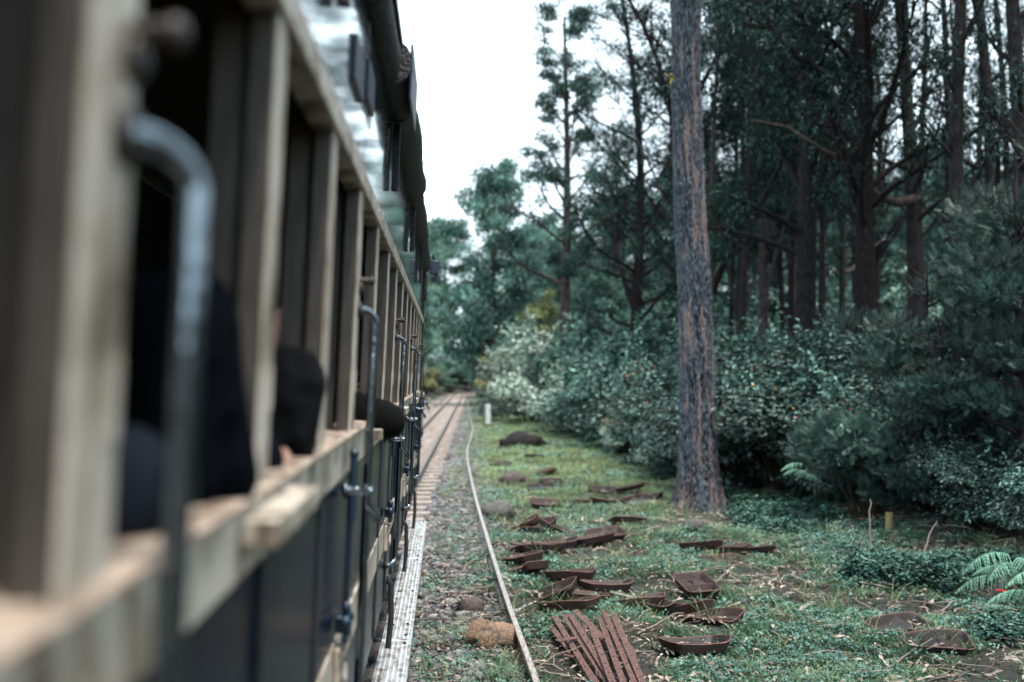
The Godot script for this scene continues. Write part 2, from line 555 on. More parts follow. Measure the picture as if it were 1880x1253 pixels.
func make_carriage() -> void:
	var c := thing("railway_carriage", "cream and dark blue open-sided railway carriage with handrails and a tread-plate footboard", "train carriage", Vector3(-1.28, 0, 0))
	c.rotation.z = -0.04
	var rng := RandomNumberGenerator.new()
	rng.seed = 77
	# window posts, each with an inner stile
	for k in range(-9, 14):
		var zr := 0.85 + PITCH * k
		var w := 0.105 if k % 3 == 0 else 0.085
		var mb := MB.new()
		mb.box(Vector3(HW - 0.026, yl(0.185), -(zr - w * 0.5)), Vector3(0.036, 0.735, w), 0.004)
		var o := part("window_post", mb, M.brown, c)
		var mf := MB.new()
		mf.box(Vector3(HW - 0.004, yl(0.185), -(zr - w * 0.5)), Vector3(0.008, 0.735, w + 0.002), 0.003)
		part("facing", mf, M.cream, o)
		if k % 3 == 0 or k % 3 == 1:
			var m3 := MB.new()
			m3.box(Vector3(HW - 0.0035, yl(-0.02), -(zr - 0.012)), Vector3(0.012, 0.07, 0.016), 0.002)
			part("hinge", m3, M.cream, o)
		var m2 := MB.new()
		m2.box(Vector3(HW - 0.078, yl(0.18), -(zr - 0.05)), Vector3(0.046, 0.78, 0.04), 0.003)
		part("inner_stile", m2, M.brown, c)
	# long members of the side
	bar_z(c, "cantrail", M.cream, HW - 0.05, HW + 0.012, 0.545, 0.605, REAR, FRONT)
	bar_z(c, "waist_rail", M.cream, HW - 0.04, HW + 0.008, -0.275, -0.178, REAR, FRONT)
	for k in range(-8, 14):
		var zr := 0.85 + PITCH * k
		bar_z(c, "window_sill", M.worn, HW - 0.10, HW + 0.016, -0.178, -0.164, zr - PITCH + 0.003, zr - 0.003, 0.006)
	# screws along the cantrail, too small to pick out one by one
	var sc := MB.new()
	var zz := REAR
	while zz < FRONT:
		sc.ball(Vector3(HW + 0.012, yl(0.575), -zz), Vector3(0.004, 0.007, 0.007), Color.WHITE, 3, 6)
		zz += 0.19
	tag(part("screw", sc, M.cream, c), "", "", "", "stuff")
	for b in range(-4, 5):
		var z0 := 0.85 + PITCH * 3 * b
		var z1 := minf(z0 + PITCH * 3, FRONT)
		if z0 > FRONT: continue
		# upper panels, two boards to a bay
		var zm := (z0 + z1) * 0.5
		bar_z(c, "upper_panel", M.upper, HW - 0.04, HW - 0.006, 0.605, 1.27, z0 + 0.003, zm - 0.003, 0.003)
		bar_z(c, "upper_panel", M.upper, HW - 0.04, HW - 0.006, 0.605, 1.27, zm + 0.003, z1 - 0.003, 0.003)
		bar_z(c, "strap", M.black, HW, HW + 0.03, 0.80 + rng.randf_range(-0.03, 0.03), 1.10, z0 + 1.29, z0 + 1.32, 0.004)
		# lower panels: a door and a fixed side
		var zd := z0 + PITCH
		bar_z(c, "side_panel", M.blue, HW - 0.04, HW - 0.008, -1.2, -0.275, z0 + 0.003, zd - 0.004, 0.003)
		var door := bar_z(c, "door_panel", M.blue, HW - 0.04, HW - 0.004, -1.19, -0.275, zd + 0.004, z1 - 0.004, 0.004)
		bar_z(c, "cream_band", M.cream, HW - 0.02, HW + 0.001, -0.865, -0.73, z0 + 0.003, z1 - 0.003, 0.002)
		for zt in [z0 + 0.02, zd + 0.02, zd + 0.75]:
			bar_z(c, "panel_strip", M.dark, HW - 0.01, HW + 0.003, -1.18, -0.28, zt - 0.014, zt + 0.014, 0.004)
		# drip ledge at the door head
		bar_z(c, "door_ledge", M.cream, HW, HW + 0.058, -0.228, -0.19, z0 + 0.50, z0 + 0.91, 0.004)
		# bolts and latch of the door
		var zl := z0 + 1.91
		var lm := MB.new()
		lm.rod(Vector3(HW + 0.03, yl(-0.22), -zl), Vector3(HW + 0.03, yl(-0.40), -zl), 0.011, 10)
		lm.rod(Vector3(HW + 0.03, yl(-0.40), -zl), Vector3(HW + 0.028, yl(-0.62), -zl), 0.005, 8)
		lm.ball(Vector3(HW + 0.03, yl(-0.215), -zl), Vector3(0.014, 0.016, 0.014))
		var bolt := part("door_bolt", lm, M.paintblue, c)
		var hm := MB.new()
		hm.rod(Vector3(HW - 0.01, yl(-0.315), -zl), Vector3(HW + 0.075, yl(-0.315), -zl), 0.013, 12)
		hm.ball(Vector3(HW + 0.012, yl(-0.315), -zl), Vector3(0.012, 0.026, 0.026))
		hm.tube(PackedVector3Array([Vector3(HW + 0.06, yl(-0.30), -zl), Vector3(HW + 0.066, yl(-0.325), -zl), Vector3(HW + 0.07, yl(-0.355), -zl - 0.015), Vector3(HW + 0.09, yl(-0.375), -zl - 0.035), Vector3(HW + 0.098, yl(-0.40), -zl - 0.045)]), PackedFloat32Array([0.012, 0.012, 0.011, 0.011, 0.009]), 10)
		hm.ball(Vector3(HW + 0.078, yl(-0.315), -zl), Vector3(0.01, 0.014, 0.014))
		part("door_handle", hm, M.steel, bolt)
		var km := MB.new()
		km.ball(Vector3(HW + 0.028, yl(-0.635), -zl), Vector3(0.013, 0.02, 0.013))
		km.box(Vector3(HW + 0.02, yl(-0.675), -zl), Vector3(0.04, 0.05, 0.05), 0.008)
		km.ball(Vector3(HW + 0.03, yl(-0.665), -zl + 0.035), Vector3(0.018, 0.018, 0.014))
		km.ball(Vector3(HW + 0.03, yl(-0.665), -zl - 0.035), Vector3(0.018, 0.018, 0.014))
		km.rod(Vector3(HW + 0.03, yl(-0.71), -zl + 0.05), Vector3(HW + 0.03, yl(-0.71), -zl - 0.05), 0.010, 10)
		part("door_latch", km, M.paintblue, c)
		var pm := MB.new()
		pm.box(Vector3(HW + 0.012, yl(-0.80), -zl), Vector3(0.022, 0.13, 0.07), 0.008)
		var ring := PackedVector3Array()
		var rr := PackedFloat32Array()
		for q in 13:
			ring.append(Vector3(HW + 0.03, yl(-0.81) + 0.024 * cos(TAU * q / 12.0), -zl + 0.024 * sin(TAU * q / 12.0)))
			rr.append(0.006)
		pm.tube(ring, rr, 8)
		pm.rod(Vector3(HW + 0.028, yl(-0.745), -zl + 0.045), Vector3(HW + 0.028, yl(-0.745), -zl - 0.045), 0.008, 8)
		part("door_hasp", pm, M.cream, c)
		# handrail
		if z0 > -5.0:
			var off := 0.047
			var hr := PackedVector3Array()
			var ra := PackedFloat32Array()
			var top := yl(0.196)
			var low := yl(-0.985)
			hr.append(Vector3(HW - 0.005, top, -z0 + 0.03)); hr.append(Vector3(HW + 0.006, top, -z0 + 0.03))
			for q in 7:
				var a := PI * 0.5 * q / 6.0
				hr.append(Vector3(HW + 0.012 + 0.035 * sin(a), top - 0.035 * (1.0 - cos(a)), -z0 + 0.03 - 0.05 * sin(a)))
			for q in range(1, 9):
				hr.append(Vector3(HW + off, lerpf(top - 0.035, low + 0.035, q / 8.0), -z0 - 0.02 + 0.003 * sin(q * 2.3 + z0)))
			for q in range(1, 7):
				var a := PI * 0.5 * q / 6.0
				hr.append(Vector3(HW + 0.012 + 0.035 * cos(a), low + 0.035 * (1.0 - sin(a)), -z0 - 0.02 + 0.04 * (1.0 - cos(a))))
			hr.append(Vector3(HW - 0.005, low, -z0 + 0.02))
			for q in hr.size(): ra.append(0.013)
			var rm := MB.new()
			rm.tube(hr, ra, 14)
			var rail := part("handrail", rm, M.steel, c)
			var bm := MB.new()
			bm.ball(Vector3(HW + 0.004, top, -z0 + 0.03), Vector3(0.012, 0.026, 0.026))
			bm.rod(Vector3(HW - 0.01, yl(0.285), -z0 + 0.02), Vector3(HW + 0.034, yl(0.285), -z0 + 0.02), 0.011, 8)
			bm.ball(Vector3(HW + 0.036, yl(0.285), -z0 + 0.02), Vector3(0.012, 0.015, 0.015))
			bm.ball(Vector3(HW + 0.005, yl(0.262), -z0 + 0.02), Vector3(0.012, 0.022, 0.018))
			part("bracket", bm, M.ironwork, rail)
			var b2 := MB.new()
			b2.ball(Vector3(HW + 0.004, low, -z0 + 0.02), Vector3(0.012, 0.022, 0.022))
			part("bracket", b2, M.ironwork, rail)
			var sb := MB.new()
			sb.tube(PackedVector3Array([Vector3(HW - 0.02, yl(-1.15), -z0 - 0.5), Vector3(HW + 0.012, yl(-1.19), -z0 - 0.5), Vector3(HW + 0.02, yl(-1.38), -z0 - 0.5), Vector3(HW + 0.01, yl(-1.55), -z0 - 0.5)]), PackedFloat32Array([0.016, 0.016, 0.016, 0.016]), 8)
			part("step_bracket", sb, M.dark, c)
	# rolled canvas blinds under the eaves
	var segs := [[REAR, 1.5, 0.062], [1.52, 2.9, 0.055], [2.92, 3.72, 0.05], [3.74, 4.34, 0.088], [4.36, 6.2, 0.094], [6.22, 8.4, 0.075], [8.42, FRONT, 0.062]]
	for s in segs:
		var path := PackedVector3Array()
		var rad := PackedFloat32Array()
		var nseg := 30
		for i in nseg + 1:
			var zf: float = lerpf(s[0], s[1], i / float(nseg))
			path.append(Vector3(HW + 0.004, yl(1.185) + 0.008 * sin(zf * 1.7), -zf))
			rad.append(s[2] * (1.0 + 0.05 * sin(zf * 5.3) + 0.03 * rng.randf_range(-1, 1)))
		var mb := MB.new()
		mb.tube(path, rad, 14, Color.WHITE, 1.0)
		for i in mb.v.size():
			mb.v[i].y = yl(1.185) + (mb.v[i].y - yl(1.185)) * (0.085 / s[2])
		part("rolled_blind", mb, M.black, c)
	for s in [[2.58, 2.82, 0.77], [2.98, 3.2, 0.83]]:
		bar_z(c, "dark_reflection_plate", M.vinyl, HW - 0.006, HW + 0.006, s[2], s[2] + 0.12, s[0], s[1], 0.003)  # added dark plates standing for dark reflections in the glossy upper panel
	bar_z(c, "canvas_flap", M.vinyl, HW + 0.085, HW + 0.095, 1.06, 1.27, 3.78, 4.32, 0.003)
	# roof
	var ro := PackedVector2Array()
	for i in 25:
		var a := lerpf(-1.0, 1.0, i / 24.0)
		ro.append(Vector2(a * (HW + 0.055), yl(1.275) + 0.26 * (1.0 - a * a)))
	for i in 25:
		var a := lerpf(1.0, -1.0, i / 24.0)
		ro.append(Vector2(a * (HW + 0.055), yl(1.245) + 0.26 * (1.0 - a * a)))
	var rf := MB.new()
	rf.sweep(ro, PackedVector3Array([Vector3(0, 0, -REAR), Vector3(0, 0, -3.0), Vector3(0, 0, -FRONT - 0.05)]))
	part("roof", rf, M.black, c)
	# inside: floor, far wall, benches, ends
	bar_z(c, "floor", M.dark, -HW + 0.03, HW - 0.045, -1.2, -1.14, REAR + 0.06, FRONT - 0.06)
	bar_z(c, "closed_far_wall", M.dark, -HW, -HW + 0.03, -1.2, 1.24, REAR, FRONT)  # unseen far side, closed without windows so the inside stays dark
	var ew := PackedVector2Array()
	for i in 21:
		var a := lerpf(-1.0, 1.0, i / 20.0)
		ew.append(Vector2(a * (HW - 0.05), yl(1.243) + 0.26 * (1.0 - a * a * 0.9)))
	ew.append(Vector2(HW - 0.05, yl(-1.2))); ew.append(Vector2(-HW + 0.031, yl(-1.2)))
	for z in [FRONT, REAR + 0.05]:
		var em := MB.new()
		em.sweep(ew, PackedVector3Array([Vector3(0, 0, -z + 0.05), Vector3(0, 0, -z)]))
		part("end_wall", em, M.black, c)
	bar_z(c, "corner_post", M.black, HW - 0.05, HW + 0.014, -1.2, 1.26, FRONT + 0.002, FRONT + 0.05)
	for k in range(-8, 13):
		var zb := 0.85 + PITCH * (k + 0.5)
		if k % 3 == 0: continue
		bar_z(c, "bench_seat", M.brown, -HW + 0.04, HW - 0.26, -0.76, -0.72, zb - 0.22, zb + 0.22, 0.01)
	for k in range(-8, 13):
		if k % 3 != 0: continue
		var zb := 0.85 + PITCH * (k + 0.5)
		bar_z(c, "bench_back", M.brown, -HW + 0.04, HW - 0.30, -0.72, -0.22, zb - 0.02, zb + 0.02, 0.01)
	# footboard of tread plate
	var zf := REAR
	for ln in [2.3, 2.2, 2.6, 2.7, 2.1, 2.6, 2.16]:
		var z1: float = minf(zf + ln, FRONT)
		var mb := MB.new()
		mb.box(Vector3(HW + 0.05, yl(-1.565), -(zf + z1) * 0.5), Vector3(0.178, 0.03, z1 - zf - 0.012), 0.004)
		var fb := part("footboard", mb, M.tread, c)
		var tr := MB.new()
		var zt := zf + 0.04
		while zt < z1 - 0.04:
			for q in 6:
				var bb := Basis(Vector3.UP, 0.5 if q % 2 == 0 else -0.5)
				tr.ball(Vector3(HW - 0.018 + q * 0.0265, yl(-1.5495), -zt - (0.012 if q % 2 else 0.0)), Vector3(0.0125, 0.0035, 0.0048), Color.WHITE, 2, 6)
			zt += 0.027
		tag(part("tread", tr, M.tread, fb), "", "", "", "stuff")
		for zb in [zf + 0.09, zf + 0.35, (zf + z1) * 0.5, z1 - 0.09]:
			for x in [0.0, 0.09]:
				var bo := MB.new()
				bo.ball(Vector3(HW + 0.01 + x, yl(-1.549), -zb - x * 0.3), Vector3(0.013, 0.009, 0.013), Color.WHITE, 4, 6)
				part("bolt", bo, M.hole, fb)
		zf = z1
	# underframe and running gear
	bar_z(c, "solebar", M.dark, HW - 0.14, HW - 0.08, -1.42, -1.2, REAR, FRONT)
	bar_z(c, "solebar", M.dark, -HW + 0.08, -HW + 0.14, -1.42, -1.2, REAR, FRONT)
	bar_z(c, "buffer_beam", M.dark, -HW + 0.05, HW - 0.05, -1.45, -1.2, FRONT - 0.02, FRONT + 0.1)
	for zb in [-3.0, 8.2]:
		bar_z(c, "bogie_frame", M.dark, 0.5, 0.56, -1.72, -1.5, zb - 0.9, zb + 0.9)
		bar_z(c, "bogie_frame", M.dark, -0.56, -0.5, -1.72, -1.5, zb - 0.9, zb + 0.9)
		for za in [-0.6, 0.6]:
			var wm := MB.new()
			for s in [-1.0, 1.0]:
				wm.tube(PackedVector3Array([Vector3(s * 0.36, yl(-1.555), -zb - za), Vector3(s * 0.375, yl(-1.555), -zb - za), Vector3(s * 0.378, yl(-1.555), -zb - za), Vector3(s * 0.44, yl(-1.555), -zb - za)]), PackedFloat32Array([0.31, 0.31, 0.275, 0.27]), 28)
			wm.rod(Vector3(-0.4, yl(-1.555), -zb - za), Vector3(0.4, yl(-1.555), -zb - za), 0.05, 12)
			part("wheelset", wm, M.dark, c)
	# tail lamp hung from the end of the roof
	var lp := MB.new()
	lp.box(Vector3(HW + 0.10, yl(1.16), -FRONT - 0.06), Vector3(0.10, 0.16, 0.10), 0.015)
	lp.rod(Vector3(HW + 0.08, yl(1.30), -FRONT), Vector3(HW + 0.10, yl(1.22), -FRONT - 0.06), 0.012)
	lp.rod(Vector3(HW + 0.125, yl(1.09), -FRONT - 0.06), Vector3(HW + 0.125, yl(1.0), -FRONT - 0.06), 0.022)
	part("end_lamp", lp, M.vinyl, c)


# ---------------------------------------------------------------- people
# bones: [from, to, radius, radius, colour]; one smooth skin round all of them
func skin(mb: MB, bones: Array, cell: float, k: float) -> void:
	var lo := Vector3(1e9, 1e9, 1e9)
	var hi := -lo
	for b in bones:
		var r: float = maxf(b[2], b[3]) + k + cell * 2.0
		lo = lo.min((b[0] as Vector3).min(b[1]) - Vector3(r, r, r))
		hi = hi.max((b[0] as Vector3).max(b[1]) + Vector3(r, r, r))
	var nx := int((hi.x - lo.x) / cell) + 2
	var ny := int((hi.y - lo.y) / cell) + 2
	var nz := int((hi.z - lo.z) / cell) + 2
	var f := PackedFloat32Array()
	f.resize(nx * ny * nz)
	f.fill(1.0)
	var best := PackedFloat32Array()
	best.resize(nx * ny * nz)
	best.fill(9.0)
	var who := PackedByteArray()
	who.resize(nx * ny * nz)
	for bi in bones.size():
		var b = bones[bi]
		var pa: Vector3 = b[0]
		var ab: Vector3 = (b[1] as Vector3) - pa
		var l2 := maxf(ab.length_squared(), 1e-9)
		var r0: float = b[2]
		var dr: float = b[3] - r0
		var r: float = maxf(b[2], b[3]) + k + cell * 1.5
		var mn := (pa.min(b[1]) - Vector3(r, r, r) - lo) / cell
		var mx := (pa.max(b[1]) + Vector3(r, r, r) - lo) / cell
		for z in range(maxi(0, int(mn.z)), mini(nz, int(mx.z) + 2)):
			for y in range(maxi(0, int(mn.y)), mini(ny, int(mx.y) + 2)):
				var row := (z * ny + y) * nx
				for x in range(maxi(0, int(mn.x)), mini(nx, int(mx.x) + 2)):
					var p := lo + Vector3(x, y, z) * cell - pa
					var t := clampf(p.dot(ab) / l2, 0.0, 1.0)
					var d := (p - ab * t).length() - r0 - dr * t
					var g := f[row + x]
					var h := maxf(k - absf(d - g), 0.0) / k
					f[row + x] = minf(d, g) - h * h * k * 0.25
					if d < best[row + x]:
						best[row + x] = d
						who[row + x] = bi
	var id := PackedInt32Array()
	id.resize(nx * ny * nz)
	id.fill(-1)
	var sx := 1
	var sy := nx
	var sz := nx * ny
	var offs := [0, sx, sy, sx + sy, sz, sx + sz, sy + sz, sx + sy + sz]
	var pos := [Vector3(0, 0, 0), Vector3(1, 0, 0), Vector3(0, 1, 0), Vector3(1, 1, 0), Vector3(0, 0, 1), Vector3(1, 0, 1), Vector3(0, 1, 1), Vector3(1, 1, 1)]
	var edges := [[0, 1], [2, 3], [4, 5], [6, 7], [0, 2], [1, 3], [4, 6], [5, 7], [0, 4], [1, 5], [2, 6], [3, 7]]
	for z in nz - 1:
		for y in ny - 1:
			for x in nx - 1:
				var o := z * sz + y * sy + x
				var f0 := f[o]
				if f0 > cell * 2.0 or f0 < -cell * 2.0:
					continue
				var inside := 0
				for q in 8:
					if f[o + offs[q]] < 0.0: inside += 1
				if inside == 0 or inside == 8:
					continue
				var s := Vector3.ZERO
				var cnt := 0
				for ed in edges:
					var a := f[o + offs[ed[0]]]
					var b2 := f[o + offs[ed[1]]]
					if (a < 0.0) != (b2 < 0.0):
						s += (pos[ed[0]] as Vector3).lerp(pos[ed[1]], a / (a - b2))
						cnt += 1
				var g := Vector3(f[o + sx] - f0 + f[o + sx + sy + sz] - f[o + sy + sz], f[o + sy] - f0 + f[o + sx + sy + sz] - f[o + sx + sz], f[o + sz] - f0 + f[o + sx + sy + sz] - f[o + sx + sy]).normalized()
				id[o] = mb.vert(lo + (Vector3(x, y, z) + s / cnt) * cell, g, bones[who[o]][4])
	for z in range(1, nz - 1):
		for y in range(1, ny - 1):
			for x in range(1, nx - 1):
				var o := z * sz + y * sy + x
				var inn := f[o] < 0.0
				if inn != (f[o + sx] < 0.0) and id[o] >= 0 and id[o - sy] >= 0 and id[o - sy - sz] >= 0 and id[o - sz] >= 0:
					mb.quad(id[o], id[o - sy], id[o - sy - sz], id[o - sz])
				if inn != (f[o + sy] < 0.0) and id[o] >= 0 and id[o - sx] >= 0 and id[o - sx - sz] >= 0 and id[o - sz] >= 0:
					mb.quad(id[o], id[o - sx], id[o - sx - sz], id[o - sz])
				if inn != (f[o + sz] < 0.0) and id[o] >= 0 and id[o - sx] >= 0 and id[o - sx - sy] >= 0 and id[o - sy] >= 0:
					mb.quad(id[o], id[o - sx], id[o - sx - sy], id[o - sy])


const SKIN := Color(0.42, 0.24, 0.19)

func head_mesh() -> MB:  # faces -z, its centre at the origin
	var mb := MB.new()
	var s := SKIN
	var b := []
	b.append([Vector3(0, 0.035, 0.012), Vector3(0, 0.045, -0.018), 0.077, 0.070, s])
	b.append([Vector3(0, -0.02, 0.0), Vector3(0, -0.03, -0.04), 0.062, 0.052, s])
	b.append([Vector3(0, -0.07, -0.02), Vector3(0, -0.09, -0.062), 0.045, 0.026, s])
	b.append([Vector3(0, 0.005, -0.083), Vector3(0, -0.03, -0.098), 0.009, 0.013, s])
	for q in [-1.0, 1.0]:
		b.append([Vector3(q * 0.074, 0.012, 0.008), Vector3(q * 0.079, -0.028, 0.004), 0.014, 0.010, s])
		b.append([Vector3(q * 0.014, 0.028, -0.082), Vector3(q * 0.046, 0.026, -0.068), 0.010, 0.010, s])
		b.append([Vector3(q * 0.030, 0.004, -0.074), Vector3(q * 0.034, 0.004, -0.074), 0.011, 0.011, Color(0.25, 0.2, 0.18)])
		b.append([Vector3(q * 0.006, -0.058, -0.083), Vector3(q * 0.022, -0.060, -0.075), 0.008, 0.006, Color(0.36, 0.14, 0.13)])
	b.append([Vector3(0, -0.07, 0.015), Vector3(0, -0.15, 0.03), 0.050, 0.055, s])
	skin(mb, b, 0.005, 0.018)
	return mb


func hand_mesh() -> MB:  # wrist at the origin, fingers towards -z, palm down, thumb on +x
	var mb := MB.new()
	var s := SKIN
	var b := []
	b.append([Vector3(0, 0, 0.02), Vector3(0, 0, -0.02), 0.024, 0.026, s])
	b.append([Vector3(0.012, 0, -0.03), Vector3(0.018, 0, -0.085), 0.019, 0.014, s])
	b.append([Vector3(-0.012, 0, -0.03), Vector3(-0.022, 0, -0.08), 0.019, 0.014, s])
	var ln := [0.070, 0.078, 0.073, 0.058]
	for i in 4:
		var x := 0.027 - i * 0.018
		var p := Vector3(x, 0, -0.09 + absf(i - 1.2) * 0.005)
		var l: float = ln[i]
		var p1 := p + Vector3(0.0, -0.010, -l * 0.5)
		var p2 := p1 + Vector3(0.0, -l * 0.22, -l * 0.24)
		var p3 := p2 + Vector3(0.0, -l * 0.22, -l * 0.08)
		b.append([p, p1, 0.0088, 0.0082, s]); b.append([p1, p2, 0.0082, 0.0076, s]); b.append([p2, p3, 0.0076, 0.0065, s])
	b.append([Vector3(0.02, -0.004, -0.02), Vector3(0.045, -0.012, -0.055), 0.014, 0.010, s])
	b.append([Vector3(0.045, -0.012, -0.055), Vector3(0.048, -0.02, -0.085), 0.010, 0.008, s])
	skin(mb, b, 0.004, 0.006)
	return mb


func make_people() -> void:
	var head := head_mesh()
	var hand := hand_mesh()
	var frame := Transform3D(Basis(Vector3.BACK, -0.04), Vector3(-1.28, 0, 0))
	# each: label, chest lean, head place and turn, elbows and wrists, colours; places are (side, height over the camera, distance ahead)
	var list := [
		{"label": "dark haired person in a navy jacket leaning on the first window sill", "pelvis": [0.50, -0.78, 1.02], "chest": [0.66, -0.42, 1.18], "neck": [0.77, -0.15, 1.30], "head": [0.825, -0.005, 1.36], "turn": 0.25, "pitch": -0.1, "roll": 0.1,
			"arms": [[[0.70, -0.20, 1.00], [0.86, -0.12, 1.08], [0.80, -0.30, 1.28]], [[0.72, -0.22, 1.38], [0.84, -0.16, 1.44], [0.78, -0.32, 1.34]]], "coat": Color(0.009, 0.013, 0.022), "hair": 1.04},
		{"label": "passenger with short black hair seated deep inside the second compartment", "pelvis": [0.46, -0.66, 2.90], "chest": [0.54, -0.22, 2.88], "neck": [0.64, 0.08, 2.84], "head": [0.72, 0.27, 2.80], "turn": -0.3, "pitch": 0.0, "roll": 0.1,
			"arms": [[[0.58, 0.0, 2.68], [0.6, -0.28, 2.66], [0.72, -0.42, 2.78]], [[0.58, 0.0, 3.06], [0.6, -0.28, 3.12], [0.72, -0.42, 3.0]]], "coat": Color(0.004, 0.004, 0.005), "hair": 1.0},
		{"label": "black haired child resting chin on the sill and looking out", "pelvis": [0.55, -0.72, 1.95], "chest": [0.70, -0.42, 1.98], "neck": [0.80, -0.20, 2.02], "head": [0.865, -0.075, 2.10], "turn": -0.35, "pitch": -0.05, "roll": 0.0,
			"arms": [[[0.74, -0.26, 1.86], [0.85, -0.155, 1.80], [0.84, -0.17, 1.97]], [[0.76, -0.26, 2.14], [0.84, -0.155, 2.24], [0.86, -0.16, 2.06]]], "coat": Color(0.003, 0.003, 0.004), "hair": 0.98},
		{"label": "passenger resting a black padded sleeve over the window sill", "pelvis": [0.50, -0.72, 4.05], "chest": [0.58, -0.30, 4.0], "neck": [0.60, -0.03, 3.98], "head": [0.58, 0.16, 3.96], "turn": -0.2, "pitch": 0.0, "roll": 0.0,
			"arms": [[[0.62, -0.08, 3.80], [1.00, -0.165, 3.62], [0.86, -0.13, 3.98]], [[0.62, -0.08, 4.18], [0.72, -0.34, 4.25], [0.82, -0.14, 4.12]]], "coat": Color(0.004, 0.005, 0.007), "hair": 1.0},
	]
	var pt := func(a: Array) -> Vector3: return Vector3(a[0], yl(a[1]), -a[2])
	for d in list:
		var o := thing("person", d.label, "person", frame * Vector3(d.pelvis[0], yl(-1.14), -d.pelvis[2]), "passengers in the carriage")
		o.rotation.z = -0.04
		var org := Vector3(d.pelvis[0], yl(-1.14), -d.pelvis[2])
		var mb := MB.new()
		var b := []
		var coat: Color = d.coat
		var leg := Color(0.02, 0.022, 0.03)
		var pel: Vector3 = pt.call(d.pelvis) - org
		var che: Vector3 = pt.call(d.chest) - org
		var nec: Vector3 = pt.call(d.neck) - org
		var hea: Vector3 = pt.call(d.head) - org
		b.append([pel + Vector3(0, 0.09, 0.06), pel + Vector3(0, 0.09, -0.06), 0.12, 0.12, leg])
		b.append([pel + Vector3(0, 0.08, 0), che, 0.125, 0.145, coat])
		b.append([che, nec - (nec - che) * 0.15, 0.145, 0.095, coat])
		b.append([nec, nec.lerp(hea, 0.5), 0.055, 0.05, coat])
		for arm in d.arms:
			var s0: Vector3 = pt.call(arm[0]) - org
			var s1: Vector3 = pt.call(arm[1]) - org
			var s2: Vector3 = pt.call(arm[2]) - org
			b.append([nec - (nec - che) * 0.2, s0, 0.08, 0.075, coat])
			b.append([s0, s1, 0.070, 0.054, coat])
			b.append([s1, s2, 0.054, 0.036, coat])
			# folds of the padded sleeve
			for q in 5:
				var u := s0.lerp(s1, 0.2 + q * 0.18)
				b.append([u, u + Vector3(0.001, 0, 0), 0.073 - q * 0.002, 0.073 - q * 0.002, coat])
			var dir := (s2 - s1).normalized()
			mb.add(hand, Transform3D(Basis.looking_at(dir, Vector3.UP), s2 + dir * 0.012))
		for q in [-0.09, 0.09]:
			var knee := pel + Vector3(0.20, 0.05, q * 1.3)
			b.append([pel + Vector3(0, 0.05, q), knee, 0.085, 0.062, leg])
			b.append([knee, knee + Vector3(-0.06, -0.36, 0), 0.058, 0.042, leg])
			b.append([knee + Vector3(-0.06, -0.40, 0), knee + Vector3(0.04, -0.42, 0), 0.042, 0.036, Color(0.03, 0.025, 0.02)])
		skin(mb, b, 0.016, 0.035)
		var hx := Transform3D(Basis.from_euler(Vector3(d.pitch, d.turn, d.roll)), hea)
		mb.add(head, hx)
		part("body", mb, M.cloth, o)
		var hb := MB.new()
		var hc := Color.WHITE
		var g: float = d.hair
		var hbones := [[Vector3(0, 0.045, 0.018), Vector3(0, 0.055, -0.012), 0.090 * g, 0.082 * g, hc], [Vector3(0, 0.0, 0.035), Vector3(0, -0.05, 0.045), 0.078 * g, 0.060 * g, hc]]
		for q in [-1.0, 1.0]:
			hbones.append([Vector3(q * 0.05, 0.05, 0.02), Vector3(q * 0.066, -0.03 - 0.25 * (g - 1.0), 0.022), 0.045, 0.028, hc])
		for q in 14:
			var a := q * 2.4
			hbones.append([Vector3(cos(a) * 0.06, 0.10 - 0.012 * q, 0.03 + sin(a) * 0.045), Vector3(cos(a) * 0.075, 0.06 - 0.014 * q, 0.04 + sin(a) * 0.05), 0.028 * g, 0.018, hc])
		if g > 1.02:
			hbones.append([Vector3(0, 0.0, 0.03), Vector3(0, -0.13, 0.04), 0.074, 0.064, hc])
			hbones.append([Vector3(-0.06, 0.02, 0.0), Vector3(-0.07, -0.14, 0.01), 0.04, 0.045, hc])
			hbones.append([Vector3(0.06, 0.02, -0.01), Vector3(0.07, -0.14, -0.01), 0.04, 0.045, hc])
		skin(hb, hbones, 0.008, 0.02)
		var ho := part("hair", hb, M.hood if g > 1.02 else M.hair, o)
		ho.transform = hx


# ---------------------------------------------------------------- trees and bushes
func rdir(rng: RandomNumberGenerator) -> Vector3:
	var z := rng.randf_range(-1, 1)
	var a := rng.randf() * TAU
	var r := sqrt(1.0 - z * z)
	return Vector3(r * cos(a), z, r * sin(a))


func pad(lb: LB, rng: RandomNumberGenerator, at: Vector3, rad: Vector3, count: int, l: float, w: float, droop: float, ca: Color, cb: Color) -> void:
	for i in count:
		var q := rdir(rng) * pow(rng.randf(), 0.45)
		var d := (rdir(rng) + q * 0.5)
		d.y -= droop
		d = d.normalized()
		var s := d.cross(rdir(rng)).normalized()
		var g := rng.randf_range(0.7, 1.3)
		lb.leaf(at + q * rad, d, s, l * g, w * g, ca.lerp(cb, rng.randf() * rng.randf() * 1.2))


